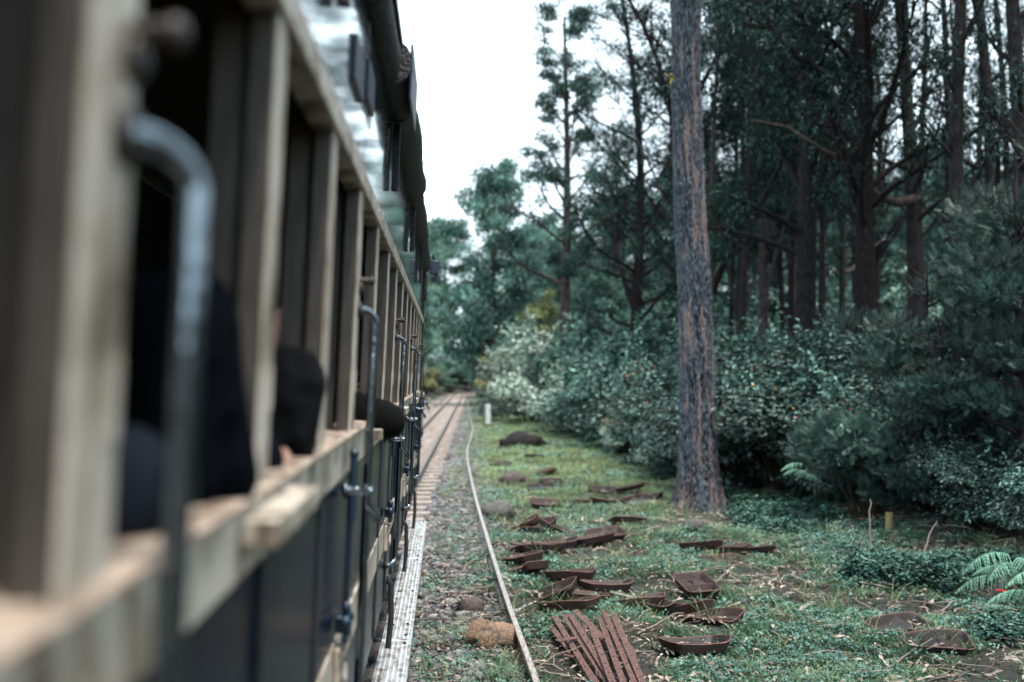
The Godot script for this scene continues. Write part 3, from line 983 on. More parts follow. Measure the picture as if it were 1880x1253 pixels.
func grow(rng: RandomNumberGenerator, s: Dictionary) -> Array:
	var wood := MB.new()
	var lb := LB.new()
	var h: float = s.h
	var r: float = s.r
	var bark: Color = s.get("bark", Color(0.06, 0.05, 0.048))
	var n := 16
	var path := PackedVector3Array()
	var rad := PackedFloat32Array()
	var wob: float = s.get("wobble", 0.15)
	var ph := rng.randf() * 6.0
	for i in n + 1:
		var t := i / float(n)
		path.append(Vector3(s.get("lean", 0.0) * t * h + wob * sin(t * 5.0 + ph) * t, t * h - (0.25 if i == 0 else 0.0), wob * cos(t * 4.0 + ph) * t))
		rad.append(r * (1.0 - 0.78 * t) * (1.0 + 0.5 * exp(-t * h * 2.2)))
	wood.tube(path, rad, 12, bark)
	for j in int(s.get("leaders", 0)):
		var t := rng.randf_range(0.22, 0.5)
		var k := int(t * n)
		var az := rng.randf() * TAU
		var q := path[k]
		var dd := Vector3(cos(az) * 0.55, 1.0, sin(az) * 0.55).normalized()
		var lp := PackedVector3Array()
		var lr := PackedFloat32Array()
		var ll: float = (1.0 - t) * h * rng.randf_range(0.6, 0.95)
		for m in 9:
			lp.append(q); lr.append(rad[k] * 0.62 * (1.0 - 0.85 * m / 8.0) + 0.006)
			dd = (dd + rdir(rng) * 0.16 + Vector3(0, 0.06, 0)).normalized()
			q += dd * (ll / 8.0)
		wood.tube(lp, lr, 8, bark)
		for m in int(s.get("leader_subs", 26)):
			var u := lerpf(0.25, 1.0, rng.randf())
			var bi := mini(int(u * 8.0), 7)
			var sp := lp[bi].lerp(lp[bi + 1], u * 8.0 - bi)
			var tip := sp + (rdir(rng) + Vector3(0, 0.5, 0)).normalized() * float(s.bt) * rng.randf_range(0.4, 1.3)
			wood.tube(PackedVector3Array([sp, sp.lerp(tip, 0.5) + rdir(rng) * 0.1, tip]), PackedFloat32Array([0.022, 0.014, 0.004]), 5, bark)
			for e in 3:
				var pr: float = s.pr * rng.randf_range(0.7, 1.25)
				var tone := lerpf(0.45, 1.75, pow(rng.randf(), 1.6))
				var c1: Color = (s.ca as Color) * tone
				var c2: Color = (s.cb as Color) * tone
				c1.a = 1.0; c2.a = 1.0
				pad(lb, rng, tip + rdir(rng) * 0.4 * e, Vector3(pr, pr * s.get("flat", 0.6), pr), int(s.leaves * rng.randf_range(0.6, 1.3)), s.ll, s.lw, s.get("droop", 0.4), c1, c2)
	var nb: int = s.nb
	var b0: float = s.b0
	for i in nb:
		var tt := (i + rng.randf() * 0.7) / nb
		var t := lerpf(b0, 0.99, tt)
		var fi := t * n
		var k := mini(int(fi), n - 1)
		var p := path[k].lerp(path[k + 1], fi - k)
		if rng.randf() < s.get("drop", 0.2): continue
		var az := i * 2.399 + rng.randf_range(-1.1, 1.1) + ph
		var ln: float = lerpf(s.bl, s.bt, tt) * rng.randf_range(0.35, 1.25) * (0.55 + 0.75 * sin(PI * (0.12 + 0.78 * tt)))
		var up: float = lerpf(s.get("rise", 0.5), s.get("rise_top", 0.9), tt)
		var d := Vector3(cos(az), up, sin(az)).normalized()
		var br := maxf(0.012, r * (1.0 - 0.78 * t) * 0.42)
		var bp := PackedVector3Array()
		var brr := PackedFloat32Array()
		var q := p
		var dd := d
		for j in 7:
			bp.append(q); brr.append(br * (1.0 - 0.8 * j / 6.0) + 0.004)
			dd = (dd + rdir(rng) * 0.22 + Vector3(0, s.get("bend", 0.05), 0)).normalized()
			q += dd * (ln / 6.0)
		wood.tube(bp, brr, 6, bark)
		var subs: int = s.sub
		for m in subs:
			var u := lerpf(0.35, 1.0, (m + 0.6) / subs)
			var bi := mini(int(u * 6.0), 5)
			var sp := bp[bi].lerp(bp[bi + 1], u * 6.0 - bi)
			var sd := ((bp[bi + 1] - bp[bi]).normalized() + rdir(rng) * 0.8).normalized()
			var sl: float = ln * 0.3 * rng.randf_range(0.4, 1.1) * s.get("sublen", 1.0)
			var tip := sp + sd * sl
			if s.get("twigs", true):
				wood.tube(PackedVector3Array([sp, sp.lerp(tip, 0.5) + rdir(rng) * sl * 0.1, tip]), PackedFloat32Array([0.012 + br * 0.2, 0.009 + br * 0.1, 0.004]), 4, bark)
			var tone := lerpf(0.45, 1.75, pow(rng.randf(), 1.6))
			var warm: float = 1.0 + s.get("warm", 0.15) * rng.randf() * rng.randf() * 3.0
			var pc: Color = (s.ca as Color) * tone
			var pd: Color = (s.cb as Color) * tone
			pd.r *= warm; pd.a = 1.0; pc.a = 1.0
			var pr: float = s.pr * rng.randf_range(0.6, 1.2)
			pad(lb, rng, tip, Vector3(pr, pr * s.get("flat", 0.6), pr), int(s.leaves * rng.randf_range(0.6, 1.3)), s.ll, s.lw, s.get("droop", 0.4), pc, pd)
	return [wood.mesh(), lb.mesh()]


# a bush: leaves on uneven lobes over a few stems
func bush(rng: RandomNumberGenerator, s: Dictionary) -> Array:
	var wood := MB.new()
	var lb := LB.new()
	var fl := MB.new()
	var lobes := []
	for i in s.lobes:
		var a := rng.randf() * TAU
		var rr: float = sqrt(rng.randf()) * s.r * 0.75
		var hh: float = s.h * rng.randf_range(0.25, 0.85) * (1.0 - 0.45 * rr / s.r)
		var c := Vector3(cos(a) * rr, hh, sin(a) * rr)
		var lr: float = s.r * rng.randf_range(0.22, 0.46)
		lobes.append([c, lr, lerpf(0.5, 1.7, pow(rng.randf(), 1.5)), 1.0 + s.get("warm", 0.6) * rng.randf() * rng.randf()])
		var st := PackedVector3Array([Vector3(c.x * 0.2, -0.1, c.z * 0.2), Vector3(c.x * 0.5, hh * 0.5, c.z * 0.5) + rdir(rng) * 0.08, c])
		wood.tube(st, PackedFloat32Array([0.025, 0.016, 0.006]), 5, Color(0.07, 0.055, 0.05))
	var per := int(s.leaves / float(lobes.size()))
	for lo in lobes:
		var c: Vector3 = lo[0]
		var lr: float = lo[1]
		for i in per:
			var q := rdir(rng)
			if q.y < -0.2: q.y *= 0.6
			var p := c + Vector3(q.x, q.y * s.get("lobe_flat", 0.8), q.z) * lr * (0.45 + 0.62 * pow(rng.randf(), 0.6))
			if p.y < 0.02: continue
			var g := rng.randf_range(0.6, 1.35)
			var col: Color = (s.ca as Color).lerp(s.cb, rng.randf() * rng.randf() * 1.3) * float(lo[2])
			col.r *= lo[3]
			col.a = 1.0
			if s.get("frond", 0) > 0:
				# a feathery spray of leaflets along a short stalk
				var ax := (q + Vector3(0, 0.5, 0) + rdir(rng) * 0.6).normalized()
				var sd := ax.cross(rdir(rng)).normalized()
				var nf: int = s.frond
				for m in nf:
					var u := m / float(nf)
					var sg := 1.0 if m % 2 == 0 else -1.0
					var dd := (ax * 0.7 + sd * sg * 0.8 + Vector3(0, -0.15, 0)).normalized()
					lb.leaf(p + ax * (u * s.fl * g), dd, dd.cross(ax).cross(dd).normalized(), s.ll * g * (1.15 - 0.7 * u), s.lw * g, col)
			else:
				var d := (q * 0.6 + rdir(rng) + Vector3(0, -0.1, 0)).normalized()
				var nrm := (q + Vector3(0, 0.9, 0) + rdir(rng) * 0.8).normalized()
				var sd := d.cross(nrm).normalized()
				d = nrm.cross(sd)
				lb.leaf(p, d, sd, s.ll * g, s.lw * g, col)
			if s.get("flowers", 0.0) > rng.randf() and q.y > -0.1:
				var fc: Color = [Color(0.75, 0.16, 0.03), Color(0.7, 0.05, 0.03), Color(0.75, 0.35, 0.05), Color(0.7, 0.3, 0.35)][rng.randi() % 4]
				fl.ball(p + q * 0.03, Vector3(0.016, 0.012, 0.016) * rng.randf_range(0.7, 1.2), fc, 3, 6)
	if s.get("frond", 0) == 0:
		for i in int(s.lobes * 7):
			var lo = lobes[rng.randi() % lobes.size()]
			var q := (rdir(rng) + Vector3(0, 0.55, 0)).normalized()
			var p: Vector3 = lo[0] + q * float(lo[1]) * 0.9
			var e := p + (q + Vector3(0, 0.4, 0) + rdir(rng) * 0.3).normalized() * rng.randf_range(0.12, 0.42) * float(s.h) / 1.9
			if p.y < 0.05: continue
			wood.tube(PackedVector3Array([p, p.lerp(e, 0.5) + rdir(rng) * 0.02, e]), PackedFloat32Array([0.006, 0.005, 0.002]), 4, Color(0.07, 0.06, 0.05))
			var tone := rng.randf_range(0.7, 1.7)
			for m in 16:
				var u := m / 16.0
				var d := ((e - p).normalized() * 0.4 + rdir(rng)).normalized()
				var col: Color = (s.ca as Color).lerp(s.cb, rng.randf() * 0.8) * tone
				col.a = 1.0
				lb.leaf(p.lerp(e, u), d, d.cross(Vector3.UP + rdir(rng) * 0.6).normalized(), s.ll * rng.randf_range(0.8, 1.3), s.lw, col)
	return [wood.mesh(), lb.mesh(), fl.mesh() if fl.v.size() else null]


func plant(called: String, pieces: Array, woodname: String, leafname: String, lm: Material, label: String, cat: String, group: String) -> Node3D:
	var o := thing(called, label, cat, Vector3.ZERO, group)
	var wd := part(woodname, pieces[0], M.bark, o)
	if woodname == "stem": wd.set_meta("kind", "stuff")
	tag(part(leafname, pieces[1], lm, o), "", "", "", "stuff")
	if pieces.size() > 2 and pieces[2]:
		tag(part("flower", pieces[2], M.petal, o), "", "", "", "stuff")
	return o


func put(o: Node3D, x: float, zf: float, sc := 1.0, turn := 0.0, wide := 1.0) -> void:
	o.position = Vector3(x, ground_y(x, -zf) - 0.03, -zf)
	o.rotation.y = turn
	o.scale = Vector3(sc * wide, sc, sc * wide)


var proto := {}

func kind_of(called: String, key: String, woodname: String, leafname: String, lm: Material, label: String, cat: String, group: String, pieces: Callable) -> Node3D:
	if not proto.has(key):
		var o := plant(called, pieces.call(), woodname, leafname, lm, label, cat, group)
		proto[key] = o
		return o
	return dup(proto[key], label, group)


const DARK := Color(0.005, 0.016, 0.014)
const TEAL := Color(0.055, 0.115, 0.095)

func tree(key: String, x: float, zf: float, sc: float, turn: float, label: String, group := "", wide := 1.0) -> Node3D:
	var rng := RandomNumberGenerator.new()
	rng.seed = hash(key)
	var o: Node3D
	if key.begins_with("gum"):
		var k := int(key.right(1))
		o = kind_of("eucalyptus_tree", key, "trunk", "crown", M.woodleaf, label, "tree", group, func():
			return grow(rng, {"h": 15.0, "r": 0.17 + 0.02 * k, "nb": 46, "b0": 0.16 + 0.04 * k, "bl": 2.6, "bt": 1.7, "leaders": 2, "rise": 0.75, "rise_top": 1.5, "sub": 9, "pr": 0.36, "flat": 0.9, "leaves": 46, "ll": 0.105, "lw": 0.026, "droop": 0.9, "ca": DARK, "cb": TEAL, "bark": [Color(0.028, 0.024, 0.025), Color(0.045, 0.034, 0.032), Color(0.038, 0.033, 0.034)][k % 3], "wobble": 0.3, "bend": 0.03}))
	elif key.begins_with("pole"):
		var k := int(key.right(1))
		o = kind_of("slender_eucalyptus_tree", key, "trunk", "crown", M.woodleaf, label, "tree", group, func():
			return grow(rng, {"h": 15.0, "r": 0.10 + 0.02 * k, "nb": 30, "b0": 0.30, "bl": 1.7, "bt": 1.2, "leaders": 1, "leader_subs": 12, "rise": 0.6, "rise_top": 1.5, "sub": 7, "pr": 0.38, "flat": 0.85, "leaves": 60, "ll": 0.12, "lw": 0.028, "droop": 0.9, "ca": DARK, "cb": TEAL, "bark": [Color(0.04, 0.036, 0.037), Color(0.10, 0.09, 0.09)][k % 2], "wobble": 0.45, "bend": 0.08}))
	elif key.begins_with("airy"):
		o = kind_of("airy_eucalyptus_tree", key, "trunk", "crown", M.woodleaf, label, "tree", group, func():
			return grow(rng, {"h": 15.0, "r": 0.13, "nb": 22, "b0": 0.22, "bl": 1.6, "bt": 1.3, "rise": 0.7, "rise_top": 1.5, "sub": 5, "pr": 0.32, "flat": 0.9, "leaves": 30, "ll": 0.11, "lw": 0.028, "droop": 0.9, "ca": DARK, "cb": TEAL, "bark": Color(0.05, 0.045, 0.047), "wobble": 0.4, "bend": 0.06}))
	elif key.begins_with("tier"):
		o = kind_of("tall_tiered_eucalyptus_tree", key, "trunk", "crown", M.dullleaf, label, "tree", group, func():
			return grow(rng, {"h": 18.0, "r": 0.29, "nb": 36, "b0": 0.30, "bl": 3.6, "bt": 1.7, "drop": 0.04, "rise": 0.3, "rise_top": 0.6, "sub": 10, "pr": 0.46, "flat": 0.45, "leaves": 62, "ll": 0.17, "lw": 0.06, "droop": 0.3, "ca": Color(0.025, 0.06, 0.05), "cb": Color(0.05, 0.11, 0.085), "bark": Color(0.13, 0.095, 0.095), "wobble": 0.3, "bend": 0.07, "lean": -0.012}))
	elif key.begins_with("round"):
		var k := int(key.right(1))
		o = kind_of("bushy_tree", key, "trunk", "crown", M.dullleaf, label, "tree", group, func():
			return grow(rng, {"h": 11.0, "r": 0.22, "nb": 38, "b0": 0.10, "bl": 3.3, "bt": 2.0, "drop": 0.05, "rise": 0.45, "rise_top": 1.1, "sub": 7, "pr": 0.72, "flat": 0.6, "leaves": 110, "ll": 0.21, "lw": 0.095, "droop": 0.3, "ca": [Color(0.04, 0.095, 0.078), Color(0.055, 0.125, 0.10), Color(0.10, 0.16, 0.09)][k % 3], "cb": [Color(0.18, 0.34, 0.28), Color(0.24, 0.40, 0.32), Color(0.42, 0.44, 0.18)][k % 3], "bark": Color(0.10, 0.08, 0.075), "twigs": false}))
	else:
		o = kind_of("wattle_tree", key, "trunk", "crown", M.leaf, label, "tree", group, func():
			var b := bush(rng, {"lobes": 46, "lobe_flat": 0.3, "r": 1.15, "h": 3.9, "leaves": 7500, "frond": 9, "fl": 0.10, "ll": 0.055, "lw": 0.011, "ca": Color(0.005, 0.017, 0.015), "cb": Color(0.06, 0.125, 0.10)})
			var t := MB.new()
			t.tube(PackedVector3Array([Vector3(0, -0.2, 0), Vector3(0.05, 1.5, 0), Vector3(0, 3.3, 0.05)]), PackedFloat32Array([0.06, 0.045, 0.012]), 8, Color(0.05, 0.04, 0.04))
			for i in 30:
				var hh := rng.randf_range(0.3, 3.1)
				var d := rdir(rng); d.y = 0.35
				t.tube(PackedVector3Array([Vector3(0, hh, 0), Vector3(0, hh, 0) + d * 0.5, Vector3(0, hh, 0) + d * 1.0 + Vector3(0, 0.1, 0)]), PackedFloat32Array([0.018, 0.011, 0.004]), 5, Color(0.05, 0.04, 0.04))
			return [t.mesh(), b[1]])
	put(o, x, zf, sc, turn, wide)
	return o


func shrub(key: String, x: float, zf: float, sc: float, turn: float, label: String, group := "", wide := 1.0) -> Node3D:
	var rng := RandomNumberGenerator.new()
	rng.seed = hash(key) + 7
	var k := int(key.right(1))
	var s := {"lobes": 13 + k, "r": 1.15, "h": 1.9, "leaves": 12000, "ll": 0.062, "lw": 0.036, "ca": Color(0.010, 0.035, 0.029), "cb": Color(0.16, 0.28, 0.235)}
	var called := "broadleaf_shrub"
	if key.begins_with("lantana"):
		called = "flowering_shrub"
		s.merge({"flowers": 0.006}, true)
	elif key.begins_with("pale"):
		called = "pale_shrub"
		s.merge({"leaves": 8000, "ll": 0.095, "lw": 0.042, "ca": Color(0.16, 0.21, 0.175), "warm": 0.0, "cb": Color(0.40, 0.48, 0.41)}, true)
	elif key.begins_with("far"):
		called = "bank_shrub"
		s.merge({"leaves": 9500, "ll": 0.095, "lw": 0.052, "ca": [Color(0.035, 0.085, 0.068), Color(0.10, 0.14, 0.07)][k % 2], "cb": [Color(0.20, 0.35, 0.29), Color(0.38, 0.38, 0.16)][k % 2]}, true)
	elif key.begins_with("feather"):
		called = "feathery_shrub"
		s.merge({"leaves": 3600, "frond": 11, "fl": 0.12, "ll": 0.055, "lw": 0.012, "ca": Color(0.014, 0.042, 0.035), "cb": Color(0.06, 0.12, 0.095)}, true)
	elif key.begins_with("low"):
		called = "low_leafy_plant"
		s.merge({"h": 0.45, "r": 0.45, "lobes": 9, "leaves": 750, "ll": 0.055, "lw": 0.034, "ca": Color(0.022, 0.058, 0.046), "cb": Color(0.08, 0.16, 0.125)}, true)
	var o := kind_of(called, key, "stem", "foliage", M.leaf, label, "shrub", group, func(): return bush(rng, s))
	put(o, x, zf, sc, turn, wide)
	return o


func big_trunk() -> void:
	var rng := RandomNumberGenerator.new()
	rng.seed = 19
	var o := thing("big_eucalyptus_tree", "thick eucalyptus trunk with rough peeling slate and pink bark standing alone in the clearing", "tree", Vector3(3.74, ground_y(3.74, -14.6) - 0.05, -14.6))
	var mb := MB.new()
	var cols := 200
	var rows := 460
	var hh := 11.0
	var rg := FastNoiseLite.new()
	rg.seed = 3; rg.frequency = 1.0; rg.fractal_octaves = 3
	rg.fractal_type = FastNoiseLite.FRACTAL_RIDGED
	var cn := FastNoiseLite.new()
	cn.seed = 8; cn.frequency = 1.0; cn.fractal_octaves = 3
	for j in rows + 1:
		var y := hh * j / rows
		var r := 0.205 + 0.085 * exp(-y * 0.42) + 0.14 * exp(-y * 3.6)
		r *= 1.0 - 0.012 * maxf(y - 3.0, 0.0)
		var cx := -0.018 * y + 0.03 * sin(y * 0.8)
		for i in cols:
			var a := TAU * i / cols
			var d := Vector3(cos(a), 0, sin(a))
			var wv := 0.10 * cn.get_noise_2d(y * 1.3, 7.0) + 0.06 * cn.get_noise_3d(cos(a) * 2.0, y * 2.0, sin(a) * 2.0)
			var u := Vector3(cos(a + wv) * 3.4, y * 3.4, sin(a + wv) * 3.4)
			var g := rg.get_noise_3dv(u * Vector3(1.7, 0.8, 1.7))
			var g2 := cn.get_noise_3d(u.x * 4.2, u.y * 3.2, u.z * 4.2)
			var g3 := cn.get_noise_3d(u.x * 0.5 + 9.0, y * 0.6, u.z * 0.5)
			var rough := 0.35 + 0.65 * smoothstep(0.25, -0.25, g3)
			var but := 0.07 * exp(-y * 2.6) * sin(a * 5.0 + 1.0)
			var rr := r + but + rough * (0.040 * g + 0.042 * g2)
			var dark := Color(0.013, 0.015, 0.02)
			var slate := Color(0.115, 0.15, 0.185)
			var pink := Color(0.27, 0.19, 0.175)
			var k := clampf(0.40 + 0.9 * g + 1.7 * g2, 0.0, 1.0)
			var col := dark.lerp(slate, k * k)
			var strip := smoothstep(0.10, 0.30, g3 + 0.16 * cos(a + 0.2) + 0.20 * cn.get_noise_3d(cos(a) * 3.0, y * 0.25, sin(a) * 3.0) + 0.05 * smoothstep(2.5, 5.0, y))
			col = col.lerp(pink * (0.45 + 0.75 * k), strip * 0.85)
			if y < 0.9:
				col = col.lerp(Color(0.11, 0.06, 0.045) * (0.4 + k), 0.5 * smoothstep(0.1, 0.4, cn.get_noise_3d(cos(a) * 2.0, y, sin(a) * 2.0) + 0.2))
			mb.vert(Vector3(cx, y, 0) + d * rr, d, col)
	for j in rows + 1:
		for i in cols:
			var q := j * cols + i
			var du := mb.v[j * cols + (i + 1) % cols] - mb.v[j * cols + (i + cols - 1) % cols]
			var dv := mb.v[mini(j + 1, rows) * cols + i] - mb.v[maxi(j - 1, 0) * cols + i]
			var nn := dv.cross(du).normalized()
			mb.n[q] = nn if nn.dot(mb.n[q]) > 0 else -nn
	for j in rows:
		for i in cols:
			var k := (i + 1) % cols
			mb.quad(j * cols + i, j * cols + k, (j + 1) * cols + k, (j + 1) * cols + i)
	part("trunk", mb, M.bigbark, o)
	# loose ribbons of bark
	var st := MB.new()
	for i in 90:
		var y := rng.randf_range(0.5, 8.0)
		var a := rng.randf() * TAU
		var r := 0.205 + 0.085 * exp(-y * 0.42) - 0.002
		var ln := rng.randf_range(0.12, 0.5)
		var d := Vector3(cos(a), 0, sin(a))
		var c0 := Vector3(-0.018 * y + 0.03 * sin(y * 0.8), y, 0)
		var col := Color(0.05, 0.05, 0.06).lerp(Color(0.25, 0.19, 0.17), rng.randf())
		var p := PackedVector3Array()
		for q in 4:
			p.append(c0 + d * (r + 0.004 + 0.03 * q * q / 9.0 * rng.randf()) - Vector3(0, ln * q / 3.0, 0))
		st.tube(p, PackedFloat32Array([0.012, 0.011, 0.009, 0.003]), 5, col, 0.35)
	tag(part("bark_ribbon", st, M.bigbark, o), "", "", "", "stuff")
	# its crown, high over the picture
	var wood := MB.new()
	var lb := LB.new()
	for i in 12:
		var a := i * 2.4
		var y := rng.randf_range(8.2, 11.0)
		var d := Vector3(cos(a), 0.7, sin(a)).normalized()
		var p := Vector3(-0.018 * y, y, 0)
		var ln := rng.randf_range(1.6, 3.0)
		wood.tube(PackedVector3Array([p, p + d * ln * 0.5, p + d * ln + Vector3(0, 0.3, 0)]), PackedFloat32Array([0.06, 0.04, 0.012]), 6, Color(0.06, 0.05, 0.05))
		for k in 5:
			pad(lb, rng, p + d * ln * (0.5 + 0.12 * k) + rdir(rng) * 0.5, Vector3(0.6, 0.4, 0.6), 50, 0.12, 0.03, 0.8, DARK, TEAL)
	part("limb", wood, M.bark, o)
	tag(part("crown", lb, M.leaf, o), "", "", "", "stuff")
	var sp := MB.new()
	sp.tube(PackedVector3Array([Vector3(-0.28, 6.45, 0.05), Vector3(-0.42, 6.5, 0.12)]), PackedFloat32Array([0.006, 0.003]), 5, Color(0.1, 0.1, 0.05))
	var yl2 := LB.new()
	for i in 9:
		var d := (Vector3(-0.8, -0.3, 0.4) + rdir(rng) * 0.8).normalized()
		yl2.leaf(Vector3(-0.3 - 0.013 * i, 6.47, 0.08), d, d.cross(rdir(rng)).normalized(), 0.14, 0.03, Color(0.42, 0.36, 0.04))
	var tw := part("twig", sp, M.bark, o)
	tag(part("leaf", yl2, M.leaf, tw), "", "", "", "stuff")


func fern(x: float, zf: float, label: String, fronds: Array, up: float) -> void:
	var o := thing("fern", label, "fern", Vector3(x, ground_y(x, -zf), -zf), "ferns at the edge of the bush")
	var rng := RandomNumberGenerator.new()
	rng.seed = int(zf * 100)
	for f in fronds:
		var lb := LB.new()
		var a: float = deg_to_rad(f[0])
		var ln: float = f[1]
		var d := Vector3(cos(a), 0, sin(a))
		var n := 30
		var pts := []
		for i in n + 1:
			var u := i / float(n)
			pts.append(d * (ln * u * (1.0 - 0.12 * u)) + Vector3(0, up * f[2] + ln * (0.50 * u - 0.72 * u * u), 0))
		for i in n:
			var u := i / float(n)
			var t: Vector3 = (pts[i + 1] - pts[i]).normalized()
			var side := t.cross(Vector3.UP).normalized()
			lb.leaf(pts[i], t, side, ln / n * 1.5, 0.008, Color(0.1, 0.11, 0.06), 0.0)
			if u < 0.12: continue
			var pl := 0.30 * ln * sin(PI * pow(u, 0.62)) * (1.0 - 0.25 * u) + 0.008
			for s in [-1.0, 1.0]:
				var pd: Vector3 = (side * s + t * rng.randf_range(0.35, 0.75) + Vector3(0, rng.randf_range(-0.75, -0.25), 0)).normalized()
				var fc := Color(0.09, 0.21, 0.155).lerp(Color(0.20, 0.36, 0.27), rng.randf())
				var pp: Vector3 = pts[i]
				var dd := pd
				for q in 4:
					lb.leaf(pp, dd, dd.cross(Vector3.UP).normalized(), pl * 0.36 * rng.randf_range(0.85, 1.15), 0.015 * (1.0 - 0.2 * q), fc, 0.15)
					pp += dd * (pl * 0.25)
					dd = (dd + Vector3(0, -0.16, 0)).normalized()
		part("frond", lb, M.dullleaf, o)


func where(x: float, zf: float) -> String:
	var r := x / zf
	if r < 0.0: return " beyond the carriage end"
	if r < 0.04: return " beyond the end of the track"
	if r < 0.1: return " behind the silvery shrubs"
	if r < 0.17: return " behind the tall tiered eucalyptus"
	if r < 0.29: return " behind the thick bark trunk"
	if r < 0.42: return " behind the orange flowering shrubs"
	return " behind the wattles"


func make_forest() -> void:
	var rng := RandomNumberGenerator.new()
	rng.seed = 2024
	big_trunk()
	# trees one can tell apart
	tree("tier0", 5.35, 45.0, 1.02, 2.1, "tall slender eucalyptus with tiered leaf clumps standing against the white sky")
	tree("round0", 3.1, 62.0, 1.25, 0.4, "dense round-topped tree behind and beside the tall tiered eucalyptus", "", 0.8)
	tree("gum0", 6.3, 33.0, 1.0, 0.8, "forked dark eucalyptus just left of the thick bark trunk", "", 1.35)
	tree("gum1", 6.95, 28.0, 0.98, 2.6, "leaning dark eucalyptus touching the thick bark trunk on its left side", "", 1.3)
	tree("gum2", 7.41, 20.0, 1.05, 3.3, "broad dark eucalyptus trunk behind the orange flowering shrubs", "", 1.1)
	tree("pole0", 7.14, 23.5, 1.0, 1.0, "slim dark eucalyptus just beyond the thick bark trunk on its right side")
	tree("gum3", 7.55, 17.6, 0.95, 5.0, "brown ribbed eucalyptus with forked upper stems beside the dark feathery wattles")
	var host := tree("airy0", 8.97, 18.6, 1.15, 4.1, "dark eucalyptus whose pale limb reaches over the shrubs", "")
	tree("airy1", 7.84, 14.6, 1.0, 2.2, "bare straight eucalyptus rising behind the tallest wattle")
	tree("airy0", 9.65, 17.0, 1.05, 3.7, "second straight eucalyptus behind the tallest wattle")
	tree("airy1", 7.9, 12.9, 1.0, 0.9, "pale smooth eucalyptus trunk at the edge of the view")
	var wl := [[6.45, 10.8, 1.2, "tallest dark feathery wattle at the edge of the clearing"], [6.25, 12.6, 0.98, "feathery wattle with pale yellowish tips"], [5.9, 11.5, 0.74, "small feathery wattle above the short yellow stake"], [7.3, 11.6, 1.45, "dark wattle deep behind the tallest wattle"]]
	for w in wl:
		tree("wattle0", w[0], w[1], w[2], rng.randf() * TAU, w[3], "wattles at the edge of the clearing", 0.75)
	# the pale limb over the shrubs
	var lm := MB.new()
	lm.tube(PackedVector3Array([Vector3(8.95, 5.35, -18.4), Vector3(8.5, 5.25, -18.2), Vector3(8.1, 5.35, -18.1), Vector3(7.7, 5.7, -18.0), Vector3(7.45, 6.0, -18.0), Vector3(6.9, 6.15, -17.8), Vector3(6.2, 6.5, -17.6), Vector3(5.5, 6.6, -17.5)]), PackedFloat32Array([0.10, 0.085, 0.075, 0.065, 0.055, 0.04, 0.028, 0.01]), 10, Color(0.12, 0.10, 0.09))
	lm.tube(PackedVector3Array([Vector3(7.45, 6.0, -18.0), Vector3(7.4, 6.6, -18.0), Vector3(7.2, 7.6, -18.1)]), PackedFloat32Array([0.05, 0.04, 0.02]), 8, Color(0.07, 0.06, 0.06))
	lm.tube(PackedVector3Array([Vector3(7.7, 5.7, -18.0), Vector3(8.2, 6.1, -17.8), Vector3(8.7, 6.7, -17.7)]), PackedFloat32Array([0.03, 0.025, 0.01]), 8, Color(0.12, 0.10, 0.09))
	var lo := part("limb", lm, M.bark, host)
	lo.transform = host.transform.affine_inverse()
	# the wood behind them
	var spots := []
	var tries := 0
	while spots.size() < 32 and tries < 4000:
		tries += 1
		var zf := rng.randf_range(15.0, 78.0)
		var x := rng.randf_range(edge_x(zf) + 3.0, minf(0.66 * zf + 4.0, 44.0))
		var ok := true
		for s in spots:
			if Vector2(s.x - x, s.y - zf).length() < 2.6 + 0.02 * zf: ok = false
		if zf > 40.0 and x < 8.0: ok = false
		if zf < 24.0 and x < 9.5: ok = false
		if zf < 38.0 and x < 0.245 * zf: ok = false
		if x > 0.36 * zf and rng.randf() < 0.85: ok = false
		if not ok: continue
		spots.append(Vector2(x, zf))
		var key: String = ["pole0", "pole1", "gum0", "gum3", "pole1", "pole0", "gum2"][rng.randi() % 7]
		tree(key, x, zf, rng.randf_range(0.75, 1.1), rng.randf() * TAU, {"pole0": "slim dark eucalyptus stem standing in the shady wood", "pole1": "slim grey brown eucalyptus stem standing in the shady wood", "gum0": "dark eucalyptus with drooping crown inside the wood", "gum2": "greyish eucalyptus with a thick trunk inside the wood", "gum3": "low crowned dark eucalyptus inside the wood"}[key] + where(x, zf), "eucalyptus trees in the wood", rng.randf_range(0.8, 1.15))
	var poles := [[8.6, 22.0], [9.4, 24.5], [10.9, 21.0], [12.3, 25.0], [13.1, 22.5], [8.2, 27.5], [10.2, 28.5], [11.24, 32.0], [14.9, 27.0], [9.9, 33.0], [12.37, 38.0], [16.2, 31.0], [6.9, 25.2], [15.46, 36.0], [8.9, 30.5], [18.0, 34.0], [13.6, 31.0], [8.0, 25.0], [9.7, 26.6], [11.7, 28.6], [7.6, 29.5], [9.2, 36.0], [10.8, 35.0], [14.2, 33.5], [10.1, 23.0], [11.6, 23.6]]
	for p in poles:
		tree(("airy%d" if p[0] / p[1] > 0.4 else "pole%d") % (int(p[1]) % 2), p[0], p[1], rng.randf_range(0.95, 1.15), rng.randf() * TAU, ["slim dark upright eucalyptus stem", "slim grey brown upright eucalyptus stem"][int(p[1]) % 2] + where(p[0], p[1]), "upright eucalyptus stems behind the shrubs", 0.8)
